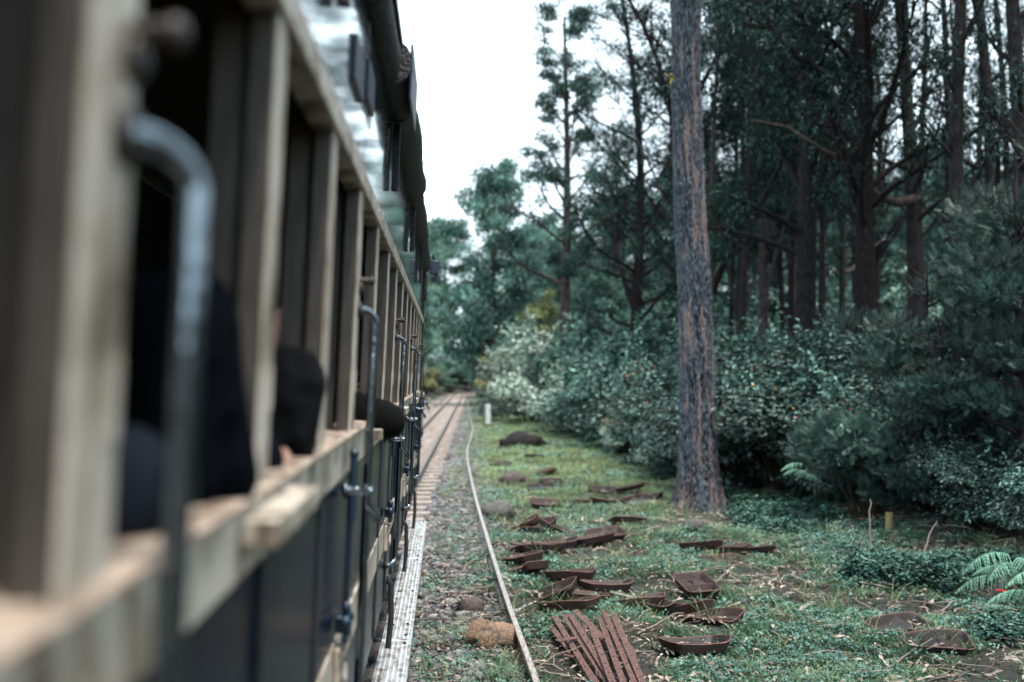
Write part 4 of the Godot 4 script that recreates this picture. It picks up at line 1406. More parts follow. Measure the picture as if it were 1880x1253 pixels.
	# the far wooded bank
	var far := [[-3.0, 78.0, 0.95, 1], [-3.6, 100.0, 1.25, 0], [-5.0, 92.0, 1.3, 1], [3.6, 84.0, 0.85, 1], [6.5, 88.0, 1.2, 0], [-9.0, 108.0, 1.6, 2], [-2.5, 115.0, 1.5, 1], [11.0, 114.0, 1.6, 0], [10.0, 100.0, 1.3, 1], [9.5, 70.0, 0.9, 0], [8.0, 54.0, 0.62, 0], [12.0, 60.0, 0.8, 1], [15.0, 84.0, 1.3, 0], [18.0, 66.0, 1.0, 1], [22.0, 90.0, 1.5, 0], [28.0, 84.0, 1.4, 1], [35.0, 90.0, 1.5, 0], [44.0, 88.0, 1.5, 1], [17.0, 52.0, 0.75, 0], [22.0, 56.0, 0.8, 1], [26.0, 60.0, 0.9, 0], [31.0, 58.0, 0.9, 1], [36.0, 62.0, 0.9, 0], [27.0, 50.0, 0.7, 0], [21.0, 46.0, 0.6, 1], [33.0, 70.0, 1.0, 0], [40.0, 72.0, 1.0, 0], [-4.4, 66.0, 0.6, 2], [0.0, 128.0, 1.7, 0], [12.0, 128.0, 1.7, 1], [-14.0, 124.0, 1.9, 0], [6.2, 62.0, 0.55, 2], [7.5, 46.0, 0.5, 1]]
	for f in far:
		tree("round%d" % f[3], f[0], f[1], f[2], rng.randf() * TAU, ["dark green bushy tree", "blue green bushy tree", "yellowish bushy tree"][f[3]] + (" in the front row" if f[1] < 75.0 else (" in the middle row" if f[1] < 95.0 else " in the last row")) + where(f[0], f[1]), "bushy trees on the far bank", rng.randf_range(0.85, 1.15))
	# shrubs that front the wood
	var front := [
		["lantana0", 4.9, 16.6, 1.25, "orange flowering shrub close behind the thick bark trunk"],
		["lantana1", 5.6, 15.6, 1.4, "tall orange flowering shrub between the thick trunk and the wattles"],
		["lantana2", 6.5, 15.0, 1.3, "flowering shrub below the brown ribbed eucalyptus"],
		["broad0", 5.5, 14.2, 0.9, "dark leafy shrub at the foot of the tall flowering shrub"],
		["lantana0", 6.1, 13.4, 1.05, "flowering shrub in front of the pale tipped wattle"],
		["feather0", 5.55, 12.9, 0.95, "feathery fern-like shrub above the dark hollow"],
		["broad1", 6.7, 12.6, 1.1, "dark leafy shrub beside the pale tipped wattle"],
		["broad2", 6.15, 11.2, 0.62, "low leafy shrub around the short yellow stake"],
		["broad0", 6.25, 10.0, 0.7, "dark leafy shrub behind the upper fern"],
		["broad1", 6.2, 8.6, 0.62, "dark leafy shrub behind the lower fern"],
		["broad2", 4.75, 18.6, 0.95, "round leafy shrub left behind the thick bark trunk"],
		["lantana1", 4.35, 21.5, 1.1, "grey green shrub on the left of the thick bark trunk"],
		["lantana2", 5.2, 23.0, 1.5, "tall leafy shrub left of the thick bark trunk"],
		["broad0", 4.7, 27.0, 1.5, "leafy shrub halfway along the clearing edge"],
		["far0", 5.6, 30.0, 1.9, "big leafy shrub halfway along the clearing edge"],
		["pale2", 4.8, 33.5, 1.5, "silvery shrub before the tall tiered eucalyptus"],
		["far0", 6.0, 37.0, 2.2, "tall leafy shrub at the foot of the tall tiered eucalyptus"],
		["pale0", 3.75, 41.0, 2.1, "large silvery white shrub on the bank beyond the clearing"],
		["pale1", 4.6, 48.5, 2.0, "smaller silvery white shrub at the foot of the tiered eucalyptus"],
		["far1", 3.4, 51.0, 1.9, "yellowish shrub beside the silvery white shrub"],
		["far0", 4.9, 54.0, 2.3, "green shrub behind the silvery white shrub"],
	]
	front.append_array([
		["far1", 4.9, 25.2, 0.75, "small yellowish shrub halfway along the clearing edge"],
		["pale2", 4.4, 24.2, 0.55, "low silvery shrub halfway along the clearing edge"],
		["feather1", 4.5, 29.5, 1.3, "feathery shrub rising out of the leafy shrubs along the clearing"],
						["far0", 5.9, 41.0, 2.2, "tall leafy shrub right of the tall tiered eucalyptus"],
		["lantana2", 5.4, 19.5, 1.75, "tallest flowering shrub beside the thick bark trunk"],
		["feather2", 7.2, 17.0, 1.6, "feathery shrub rising behind the flowering shrubs"],
	])
	for s in front:
		shrub(s[0], s[1], s[2], s[3], rng.randf() * TAU, s[4], "shrubs along the clearing edge", rng.randf_range(0.95, 1.25))
	for i in 46:
		var zf := rng.randf_range(17.0, 60.0)
		var x := edge_x(zf) + rng.randf_range(0.6, 5.0) + 0.05 * zf
		var key: String = ["broad0", "broad1", "broad2", "far0", "lantana1", "feather0"][rng.randi() % 6]
		shrub(key, x, zf, rng.randf_range(0.9, 1.5), rng.randf() * TAU, {"broad0": "dense dark leafy shrub under the eucalyptus trees", "broad1": "dark spreading leafy shrub under the eucalyptus trees", "broad2": "dark upright leafy shrub under the eucalyptus trees", "far0": "large leaved shrub under the eucalyptus trees", "lantana1": "flowering shrub under the eucalyptus trees", "feather0": "feathery shrub under the eucalyptus trees"}[key] + where(x, zf), "shrubs under the eucalyptus trees")
	for i in 22:
		var zf := rng.randf_range(32.0, 60.0)
		var rx := rng.randf_range(0.22, 0.62) * zf
		shrub("far0", rx, zf, rng.randf_range(1.6, 2.6), rng.randf() * TAU, "tall leafy shrub closing the wood" + where(rx, zf), "tall shrubs at the back of the wood", 1.3)
	for i in 40:
		var zf := rng.randf_range(12.0, 45.0)
		var x := rng.randf_range(8.0, 0.6 * zf + 3.0)
		shrub(["broad0", "broad2", "far0"][rng.randi() % 3], x, zf, rng.randf_range(0.7, 1.3), rng.randf() * TAU, "dark undergrowth shrub deep in the shady wood", "undergrowth shrubs in the wood", 1.3)
	for q in [[-1.6, 100.0], [0.4, 108.0], [2.6, 118.0], [5.6, 97.0], [5.0, 122.0], [8.5, 106.0], [-0.6, 116.0], [12.0, 110.0]]:
		shrub("far%d" % (int(q[1]) % 2), q[0], q[1], 2.0, q[1], ["green bush closing the view at the end of the track", "yellowish bush closing the view at the end of the track"][int(q[1]) % 2], "bushes at the end of the track")
	for i in 34:
		var zf := rng.randf_range(50.0, 122.0)
		var side := -1.0 if i % 2 == 0 else 1.0
		var x := track_x(zf) + side * rng.randf_range(2.6, 5.5)
		var k := rng.randi() % 2
		shrub("far%d" % k, x, zf, rng.randf_range(0.9, 1.7), rng.randf() * TAU, ["green shrub beside the far track", "yellowish shrub beside the far track"][k] + (" on its left bank" if side < 0 else " on its right bank"), "shrubs beside the far track")
	for i in 16:
		var zf := 13.0 + i * 3.2 + rng.randf()
		var k := rng.randi() % 2
		shrub(["far%d", "broad%d"][rng.randi() % 2] % k, track_x(zf) - rng.randf_range(2.8, 5.5), zf, rng.randf_range(0.9, 1.6), rng.randf() * TAU, "leafy shrub on the bank across the track from the clearing", "shrubs on the bank across the track")
	for i in 5:
		var zf := 22.0 + i * 9.0
		tree("round%d" % (i % 2), track_x(zf) - 7.5 - rng.randf() * 3.0, zf, rng.randf_range(0.6, 0.9), rng.randf() * TAU, "bushy tree on the bank across the track from the clearing", "trees on the bank across the track")
	# low plants that creep into the clearing
	for i in 120:
		var zf := 7.2 + pow(rng.randf(), 1.4) * 22.0
		var x := edge_x(zf) + rng.randf_range(-0.7, 0.8)
		if Vector2(x - 4.7, zf - 8.3).length() < 0.8 or Vector2(x - 5.1, zf - 11.0).length() < 0.8: continue
		shrub("low%d" % (rng.randi() % 3), x, zf, rng.randf_range(0.3, 0.62), rng.randf() * TAU, "low leafy plant creeping into the grass" + (" below the two open trays" if zf < 7.9 else (" beside the ferns" if zf < 9.6 else (" before the short yellow stake" if zf < 12.5 else (" near the foot of the thick trunk" if zf < 16.5 else " along the far edge of the clearing")))), "low plants at the clearing edge", 1.75)
	# some of the wood beside and behind the place where one stands
	for p in [[8.0, 4.0], [11.0, 1.0], [9.0, -3.0], [13.0, -6.0], [10.5, 7.0], [14.0, 4.0], [15.0, 9.5]]:
		tree("gum0", p[0], p[1], 1.0, rng.randf() * TAU, "dark eucalyptus standing beside the clearing out of view", "eucalyptus trees beside the clearing")
	fern(5.0, 8.5, "green fern with arching fronds over small red flowers", [[170, 0.62, 0.42], [186, 0.60, 0.22], [150, 0.5, 0.35], [95, 0.45, 0.4], [20, 0.5, 0.4], [215, 0.4, 0.3]], 1.0)
	fern(4.72, 7.6, "low fern at the lower corner of the bush", [[172, 0.42, 0.42], [205, 0.5, 0.25], [140, 0.45, 0.3], [95, 0.45, 0.3], [30, 0.5, 0.3]], 1.0)
	fern(5.0, 13.6, "small pale fern in the dark hollow of the shrubs", [[180, 0.4, 0.75], [230, 0.4, 0.65], [130, 0.4, 0.65], [70, 0.4, 0.6]], 1.0)
	var fo := thing("red_flower", "pair of bright red blossoms under the upper fern", "flower", Vector3(4.76, ground_y(4.76, -8.35) - 0.14, -8.35))
	for k in 2:
		var st := MB.new()
		st.tube(PackedVector3Array([Vector3(k * 0.05, 0, 0), Vector3(k * 0.055, 0.16, 0.01), Vector3(k * 0.05, 0.30 - 0.01 * k, 0)]), PackedFloat32Array([0.003, 0.003, 0.002]), 5, Color(0.06, 0.09, 0.05))
		part("stem", st, M.petal, fo)
		var pt := MB.new()
		for q in 7:
			pt.ball(Vector3(k * 0.05, 0.305 - 0.01 * k, 0) + Vector3(cos(q * 0.9) * 0.013, 0.004, sin(q * 0.9) * 0.013), Vector3(0.011, 0.006, 0.011), Color(0.75, 0.02, 0.03), 3, 6)
		part("blossom", pt, M.petal, fo)


# ---------------------------------------------------------------- scrap iron, stones and posts in the clearing
var clear_spots := []

func tray_parts(rng: RandomNumberGenerator) -> Array:
	var mb := MB.new()
	var n := 28
	var rings := [[0.026, 0.0], [0.005, 0.060], [0.0, 0.074], [0.008, 0.076], [0.013, 0.070], [0.042, 0.016]]
	var ln := 0.26
	var wd := 0.175
	for r in rings:
		for i in n:
			var a := TAU * i / n
			var cx := cos(a)
			var sx := sin(a)
			var p := Vector2(signf(cx) * pow(absf(cx), 0.27) * ln, signf(sx) * pow(absf(sx), 0.27) * wd)
			p -= Vector2(signf(p.x) * minf(absf(p.x), r[0]), signf(p.y) * minf(absf(p.y), r[0]))
			mb.vert(Vector3(p.x, r[1] + 0.004 * sin(a * 3.0 + rng.randf() * 0.4), p.y), Vector3(cx, 0.3, sx).normalized(), Color.WHITE)
	for j in rings.size() - 1:
		for i in n:
			var k := (i + 1) % n
			var nn := (mb.v[j * n + k] - mb.v[j * n + i]).cross(mb.v[(j + 1) * n + i] - mb.v[j * n + i]).normalized()
			if j >= 3: nn = nn if nn.y > 0 else -nn
			else: nn = nn if nn.dot(Vector3(cos(TAU * i / n), 0.2 if j < 2 else 3.0, sin(TAU * i / n))) > 0 else -nn
			mb.flat_quad(mb.v[j * n + i], mb.v[j * n + k], mb.v[(j + 1) * n + k], mb.v[(j + 1) * n + i], nn, Color.WHITE)
	var c1 := mb.vert(Vector3(0, 0.016, 0), Vector3.UP, Color.WHITE)
	var c0 := mb.vert(Vector3(0, 0, 0), Vector3.DOWN, Color.WHITE)
	for i in n:
		var k := (i + 1) % n
		var a := mb.vert(mb.v[5 * n + i], Vector3.UP, Color.WHITE)
		var b := mb.vert(mb.v[5 * n + k], Vector3.UP, Color.WHITE)
		mb.tri(c1, a, b)
		var d := mb.vert(mb.v[i], Vector3.DOWN, Color.WHITE)
		var e := mb.vert(mb.v[k], Vector3.DOWN, Color.WHITE)
		mb.tri(c0, d, e)
	var dv := MB.new()
	var ol := PackedVector2Array([Vector2(-0.10, 0.014), Vector2(0.012, 0.066), Vector2(0.024, 0.066), Vector2(0.05, 0.014)])
	dv.sweep(ol, PackedVector3Array([Vector3(0.03, 0, wd - 0.024), Vector3(0.03, 0, -wd + 0.024)]))
	var sl := MB.new()
	sl.box(Vector3(-0.12, 0.0215, 0), Vector3(0.09, 0.006, 0.016), 0.001)
	sl.box(Vector3(-0.165, 0.0212, 0), Vector3(0.014, 0.006, 0.055), 0.001)
	var rm := MB.new()
	var rp := PackedVector3Array()
	var rr := PackedFloat32Array()
	for i in n + 1:
		rp.append((mb.v[2 * n + i % n] + mb.v[3 * n + i % n]) * 0.5 + Vector3(0, 0.002, 0))
		rr.append(0.0055)
	rm.tube(rp, rr, 6)
	return [mb.mesh(), dv.mesh(), sl.mesh(), rm.mesh()]


func make_scrap() -> void:
	var rng := RandomNumberGenerator.new()
	rng.seed = 31
	var pm := tray_parts(rng)
	# side, distance, turn, roll about the long axis, pitch, lift, darker, label
	var trays := [
		[2.14, 7.88, -42, 8, 6, 0.03, 0, "open rusty tray with a T slot, second from the dark plate standing on edge"],
		[2.27, 8.95, -82, 6, -8, 0.05, 0, "open rusty tray lying lengthwise, tilted towards the railway"],
		[2.02, 8.3, -30, -48, 14, 0.10, 0, "rusty tray propped steeply beside the open tray with the T slot"],
		[1.86, 8.42, -62, -62, 4, 0.13, 1, "dark tray leaning behind the steeply propped tray"],
		[1.69, 8.6, -12, -52, 10, 0.12, 0, "rusty tray standing tilted with its hollow showing, beside small yellow weeds"],
		[1.50, 9.25, 8, 78, 0, 0.13, 1, "long dark tray lying on its side behind the tilted trays"],
		[1.22, 9.66, -20, -40, 6, 0.10, 0, "small tilted rusty tray near the middle of the scrap"],
		[1.06, 8.42, -32, -45, 12, 0.11, 0, "tilted rusty tray with an open hollow just behind the steel strips"],
		[0.96, 8.86, -20, 14, 20, 0.07, 1, "dark overturned tray beside the loose rail"],
		[1.20, 8.86, 12, -12, -6, 0.04, 0, "flat rusty tray half under the tilted one behind the steel strips"],
		[2.93, 10.5, 14, 14, 3, 0.04, 0, "rounded open tray in front of the tray heap below the thick trunk"],
		[2.93, 11.3, -35, -20, 8, 0.06, 0, "left tray of the heap below the thick trunk"],
		[3.22, 11.2, -30, -26, 10, 0.08, 0, "middle tray of the heap below the thick trunk"],
		[3.48, 11.1, -40, -30, 8, 0.06, 1, "last tray of the heap, nearest the shrubs"],
		[2.41, 13.1, 10, 65, 0, 0.11, 1, "dark tray on its side alone in the grass left of the thick trunk"],
		[1.72, 11.6, 18, 60, 6, 0.10, 1, "dark narrow tray half sunk in weeds"],
		[1.92, 11.9, 12, 20, 4, 0.03, 0, "thin rusty tray lying flat in weeds"],
		[2.06, 15.3, -15, -45, 6, 0.11, 0, "upright rusty tray at the front of the distant scrap row"],
		[2.47, 15.4, 4, 60, -4, 0.12, 1, "dark tray beside the upright one in the distant scrap row"],
		[3.05, 16.3, 20, -40, 8, 0.12, 1, "dark tray at the back of the distant scrap row"],
		[2.60, 16.5, -5, 10, 0, 0.03, 0, "flat rusty tray behind the distant scrap row"],
		[2.91, 15.0, 30, 50, 8, 0.08, 1, "dark broken tray at the shrub end of the distant scrap row"],
		[3.12, 15.3, -30, 30, 10, 0.06, 1, "small dark tray nearest the thick trunk in the distant scrap row"],
		[0.98, 11.15, 22, 72, 0, 0.14, 1, "long dark tray on edge beside the loose rail"],
		[1.25, 11.3, 24, 68, 3, 0.13, 1, "second dark tray on edge behind the long one beside the rail"],
		[0.84, 9.95, -70, 10, 14, 0.06, 0, "open rusty tray close to the loose rail"],
		[0.82, 10.45, -66, 16, 10, 0.09, 0, "open tray lying behind the one close to the loose rail"],
		[1.19, 12.7, -25, 50, 10, 0.18, 1, "dark tray topping the tangled heap beside the rail"],
		[1.02, 12.9, -35, 20, 24, 0.10, 0, "tray sticking out of the tangled heap towards the rail"],
		[1.36, 12.4, 30, 40, -16, 0.13, 1, "dark tray leaning at the clearing side of the tangled heap"],
		[1.15, 12.4, 10, 70, 0, 0.08, 1, "dark tray at the bottom of the tangled heap"],
		[1.47, 14.7, 5, 15, 0, 0.04, 0, "reddish tray lying flat beyond the tangled heap"],
		[1.65, 17.3, 10, 40, 5, 0.08, 1, "dark tray beyond the brown boulder"],
		[2.05, 23.1, 15, 70, 0, 0.12, 1, "small dark tray on edge far along the grass"],
		[1.19, 21.5, -10, 30, 0, 0.08, 1, "dark tray behind the brown boulder"],
		[1.98, 19.8, 30, -30, 10, 0.08, 0, "rusty tray far along the grass, right of the brown boulder"],
		[1.95, 18.2, 15, 12, 0, 0.03, 0, "thin rusty tray lying flat right of the brown boulder"],
		[3.49, 7.5, 8, 16, 2, 0.03, 1, "upper of the two open trays near the ferns"],
		[3.52, 6.98, -12, 16, 2, 0.03, 1, "lower of the two open trays near the ferns"],
		[1.80, 7.14, 14, 76, 0, 0.13, 1, "long dark plate-like tray standing on edge in the grass"],
	]
	var bent := []
	for k in 3:
		var set := []
		for m in pm:
			var ar: Array = (m as ArrayMesh).surface_get_arrays(0)
			var vs: PackedVector3Array = ar[Mesh.ARRAY_VERTEX]
			for i in vs.size():
				var p := vs[i]
				p.y += [0.0, 0.35, -0.30][k] * p.x * p.x + [0.0, 0.30, -0.5][k] * p.x * p.z
				if k == 2: p.z *= 1.0 - 0.5 * maxf(0.0, p.x)
				if k == 1: p.y -= 0.6 * maxf(0.0, p.z - 0.11) * maxf(0.0, p.x + 0.1) * 3.0
				vs[i] = p
			ar[Mesh.ARRAY_VERTEX] = vs
			var am := ArrayMesh.new()
			am.add_surface_from_arrays(Mesh.PRIMITIVE_TRIANGLES, ar)
			set.append(am)
		bent.append(set)
	var src: Node3D = null
	for t in trays:
		var o: Node3D
		if src == null:
			o = thing("rusty_tray", t[7], "metal tray", Vector3.ZERO, "rusty trays scattered over the clearing")
			part("pan", pm[0], M.rust, o)
			part("divider", pm[1], M.rust, o)
			part("slot", pm[2], M.hole, o)
			part("rim", pm[3], M.rim, o)
			src = o
		else:
			o = dup(src, t[7])
		var bk := rng.randi() % 3
		for q in 4:
			(o.get_node(["pan", "divider", "slot", "rim"][q]) as MeshInstance3D).mesh = bent[bk][q]
		for ch in ["pan", "divider"]:
			(o.get_node(ch) as MeshInstance3D).material_override = M.rust2 if t[6] == 1 else M.rust
		o.basis = Basis(Vector3.UP, deg_to_rad(t[2])) * Basis(Vector3.BACK, deg_to_rad(t[4] * 1.2)) * Basis(Vector3.RIGHT, deg_to_rad(-9.0 if absf(t[3]) >= 60 else (t[3] * 0.22 if absf(t[3]) > 22 else t[3] * 0.5)))
		o.scale = Vector3.ONE * rng.randf_range(0.86, 0.95)
		o.position = Vector3(t[0], ground_y(t[0], -t[1]) + (0.035 if absf(t[3]) >= 60 else t[5] * 0.4) + 0.008, -t[1])
		clear_spots.append(Vector3(t[0], t[1], 0.2))
	# bigger dark sheet far along the grass
	var sh := MB.new()
	sh.ball(Vector3.ZERO, Vector3.ONE, Color(0.02, 0.018, 0.018), 22, 30)
	var ln2 := FastNoiseLite.new()
	ln2.seed = 77; ln2.frequency = 1.1
	for i in sh.v.size():
		var p := sh.v[i]
		sh.v[i] = p * (1.0 + 0.55 * ln2.get_noise_3dv(p * 1.4)) * Vector3(0.58, 0.26, 0.32)
	var lg := tag(part("burnt_log", sh, M.rock), "big charred dark log lying far along the grass near the track", "log") as Node3D
	lg.position = Vector3(2.12, ground_y(2.12, -27.2) + 0.13, -27.2)
	# flat steel strips with bolt holes
	var bars := [[0.86, 7.88, 0.94, 6.3, 0.05], [0.93, 7.81, 1.0, 6.5, 0.075], [0.965, 7.72, 1.02, 6.35, 0.10], [1.0, 7.7, 1.13, 7.1, 0.13], [1.12, 7.86, 1.02, 7.45, 0.03], [1.19, 7.70, 1.06, 6.3, 0.09], [1.225, 7.71, 1.12, 6.3, 0.12], [1.29, 7.65, 1.17, 6.25, 0.10], [1.31, 7.01, 1.14, 6.2, 0.06], [0.81, 7.66, 0.88, 7.0, 0.04], [0.81, 6.85, 0.98, 6.78, 0.05], [0.89, 7.1, 0.96, 6.2, 0.06], [1.06, 7.3, 0.98, 6.2, 0.15], [0.78, 6.98, 1.0, 7.2, 0.11]]
	var words := ["leftmost long strip of the fan", "second long strip of the fan", "third long strip of the fan", "short strip lying across the fan", "stub poking out at the top of the fan", "left strip of the upright pair", "middle strip of the upright pair", "broad strip with three holes at the right", "short tilted strip at the far right", "thin strip at the upper left", "short splinter lying crosswise at the lower left", "narrow strip between the lower ends", "top strip crossing the middle", "crooked strip crossing under the fan"]
	for i in bars.size():
		var b = bars[i]
		var p := Vector3(b[0], ground_y(b[0], -b[1]) + b[4] + 0.02, -b[1])
		if b[3] < 6.6: b[3] -= 0.55
		var q := Vector3(b[2], ground_y(b[2], -b[3]) + b[4] * 0.7 + 0.02, -b[3])
		var o := thing("steel_strip", "rusty flat steel strip with bolt holes, " + words[i], "metal strip", p, "rusty steel strips in a pile")
		var d := (q - p)
		var l := d.length()
		var bas := Basis.looking_at(d / l, Vector3(rng.randf_range(-0.3, 0.3), 1, 0))
		var mb := MB.new()
		mb.box(bas * Vector3(0, 0, -l * 0.5), Vector3(0.042, 0.008, l), 0.002, Color.WHITE, bas)
		part("strip", mb, M.bar, o)
		var u := 0.05
		while u < l - 0.03:
			var h := MB.new()
			h.tube(PackedVector3Array([bas * Vector3(0, 0.0025, -u), bas * Vector3(0, 0.0052, -u)]), PackedFloat32Array([0.0075, 0.0075]), 10)
			part("bolt_hole", h, M.hole, o)
			u += 0.19 if i % 2 == 0 else 0.27
		clear_spots.append(Vector3((p.x + q.x) * 0.5, -(p.z + q.z) * 0.5, 0.25))
	# boulders
	var rocks := [[0.33, 7.35, 0.17, Color(0.38, 0.255, 0.175), "orange brown sandstone boulder between the footboard and the loose rail"], [1.23, 18.4, 0.22, Color(0.23, 0.17, 0.155), "brown and grey round boulder in the grass"], [0.72, 13.9, 0.20, Color(0.19, 0.19, 0.19), "grey mossy boulder touching the loose rail"], [3.1, 12.3, 0.13, Color(0.14, 0.15, 0.15), "grey stone sunk in weeds below the thick trunk"], [0.22, 8.5, 0.10, Color(0.16, 0.12, 0.11), "small dark stone behind the sandstone boulder"]]
	for r in rocks:
		var mb := MB.new()
		mb.ball(Vector3.ZERO, Vector3.ONE, r[3], 26, 36)
		var rn := FastNoiseLite.new()
		rn.seed = int(r[1] * 10.0); rn.frequency = 0.9; rn.fractal_octaves = 4
		for i in mb.v.size():
			var p := mb.v[i]
			var g := rn.get_noise_3dv(p * 1.2)
			mb.v[i] = p * (1.0 + 0.45 * g) * Vector3(1.1, 0.72, 0.95) * float(r[2])
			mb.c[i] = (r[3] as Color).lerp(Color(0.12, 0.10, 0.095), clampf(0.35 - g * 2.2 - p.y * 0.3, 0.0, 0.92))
		tag(part("boulder", mb, M.rock), r[4], "rock").position = Vector3(r[0], ground_y(r[0], -r[1]) + r[2] * 0.4, -r[1])
	# posts
	var wp := thing("white_post", "short white painted marker post beside the far end of the loose rail", "post", Vector3(1.62, ground_y(1.62, -38.0) - 0.05, -38.0))
	var pmb := MB.new()
	pmb.box(Vector3(0, 0.45, 0), Vector3(0.2, 0.95, 0.12), 0.02)
	part("shaft", pmb, M.white, wp)
	var fmb := MB.new()
	fmb.box(Vector3(0, 0.08, 0), Vector3(0.42, 0.2, 0.3), 0.03)
	part("base", fmb, M.dark, wp)
	var yp := thing("marker_stake", "thin dark stake with an orange top behind the white post", "stake", Vector3(2.44, ground_y(2.44, -44.6), -44.6))
	var y1 := MB.new()
	y1.rod(Vector3(0, -0.1, 0), Vector3(0, 0.75, 0), 0.025)
	part("stake", y1, M.dark, yp)
	var y2 := MB.new()
	y2.box(Vector3(0, 0.82, 0), Vector3(0.16, 0.2, 0.04), 0.01)
	part("plate", y2, M.yellow, yp)
	var ys := MB.new()
	ys.tube(PackedVector3Array([Vector3(5.32, ground_y(5.32, -11.7) - 0.1, -11.7), Vector3(5.33, ground_y(5.32, -11.7) + 0.24, -11.7)]), PackedFloat32Array([0.05, 0.045]), 10)
	tag(part("short_stake", ys, M.yellow), "short yellowish cut stake under the leafy shrub at the clearing edge", "stake")
	# fallen sticks
	var sticks := [[0.35, 6.35, 1.15, 7.15, 0.10, "long thin dark twig across the loose rail and the steel strips"], [1.45, 7.5, 1.9, 7.9, 0.05, "dark stick lying between the strips and the tray"], [2.3, 9.6, 3.0, 9.9, 0.04, "pale stick behind the lengthwise tray"], [2.5, 9.2, 2.95, 9.9, 0.06, "forked pale stick right of the lengthwise tray"], [4.5, 9.3, 5.0, 9.9, 0.5, "bent dry branch standing in the bush near the fern"], [2.9, 6.6, 3.5, 7.0, 0.03, "dry stick below the two open trays"], [4.6, 10.6, 4.75, 10.9, 0.55, "upright dry stalk in front of the yellow stake"], [0.15, 10.0, 0.42, 10.9, 0.04, "dry stick beside the loose rail on the ballast"], [0.12, 9.0, 0.45, 9.15, 0.05, "broken plank beside the dark stone"]]
	for i in sticks.size():
		var s = sticks[i]
		var a := Vector3(s[0], ground_y(s[0], -s[1]) + 0.03, -s[1])
		var b := Vector3(s[2], ground_y(s[2], -s[3]) + 0.03 + s[4], -s[3])
		var pth := PackedVector3Array()
		var rr := PackedFloat32Array()
		for k in 7:
			pth.append(a.lerp(b, k / 6.0) + rdir(rng) * 0.013 + Vector3(0, 0.12 * s[4] * sin(PI * k / 6.0), 0))
			rr.append((0.011 if i != 0 else 0.006) * (1.0 - 0.1 * k))
		var mb := MB.new()
		mb.tube(pth, rr, 7)
		tag(part("fallen_stick", mb, M.stick), s[5], "stick")


func scatter(called: String, mesh: Mesh, m: Material, spots: Array, cols: Array) -> void:
	var mm := MultiMesh.new()
	mm.transform_format = MultiMesh.TRANSFORM_3D
	mm.use_colors = true
	mm.mesh = mesh
	mm.instance_count = spots.size()
	for i in spots.size():
		mm.set_instance_transform(i, spots[i])
		mm.set_instance_color(i, cols[i])
	var o := MultiMeshInstance3D.new()
	o.multimesh = mm
	o.material_override = m
	o.name = numbered(called)
	o.set_meta("kind", "stuff")
	add_child(o, true)


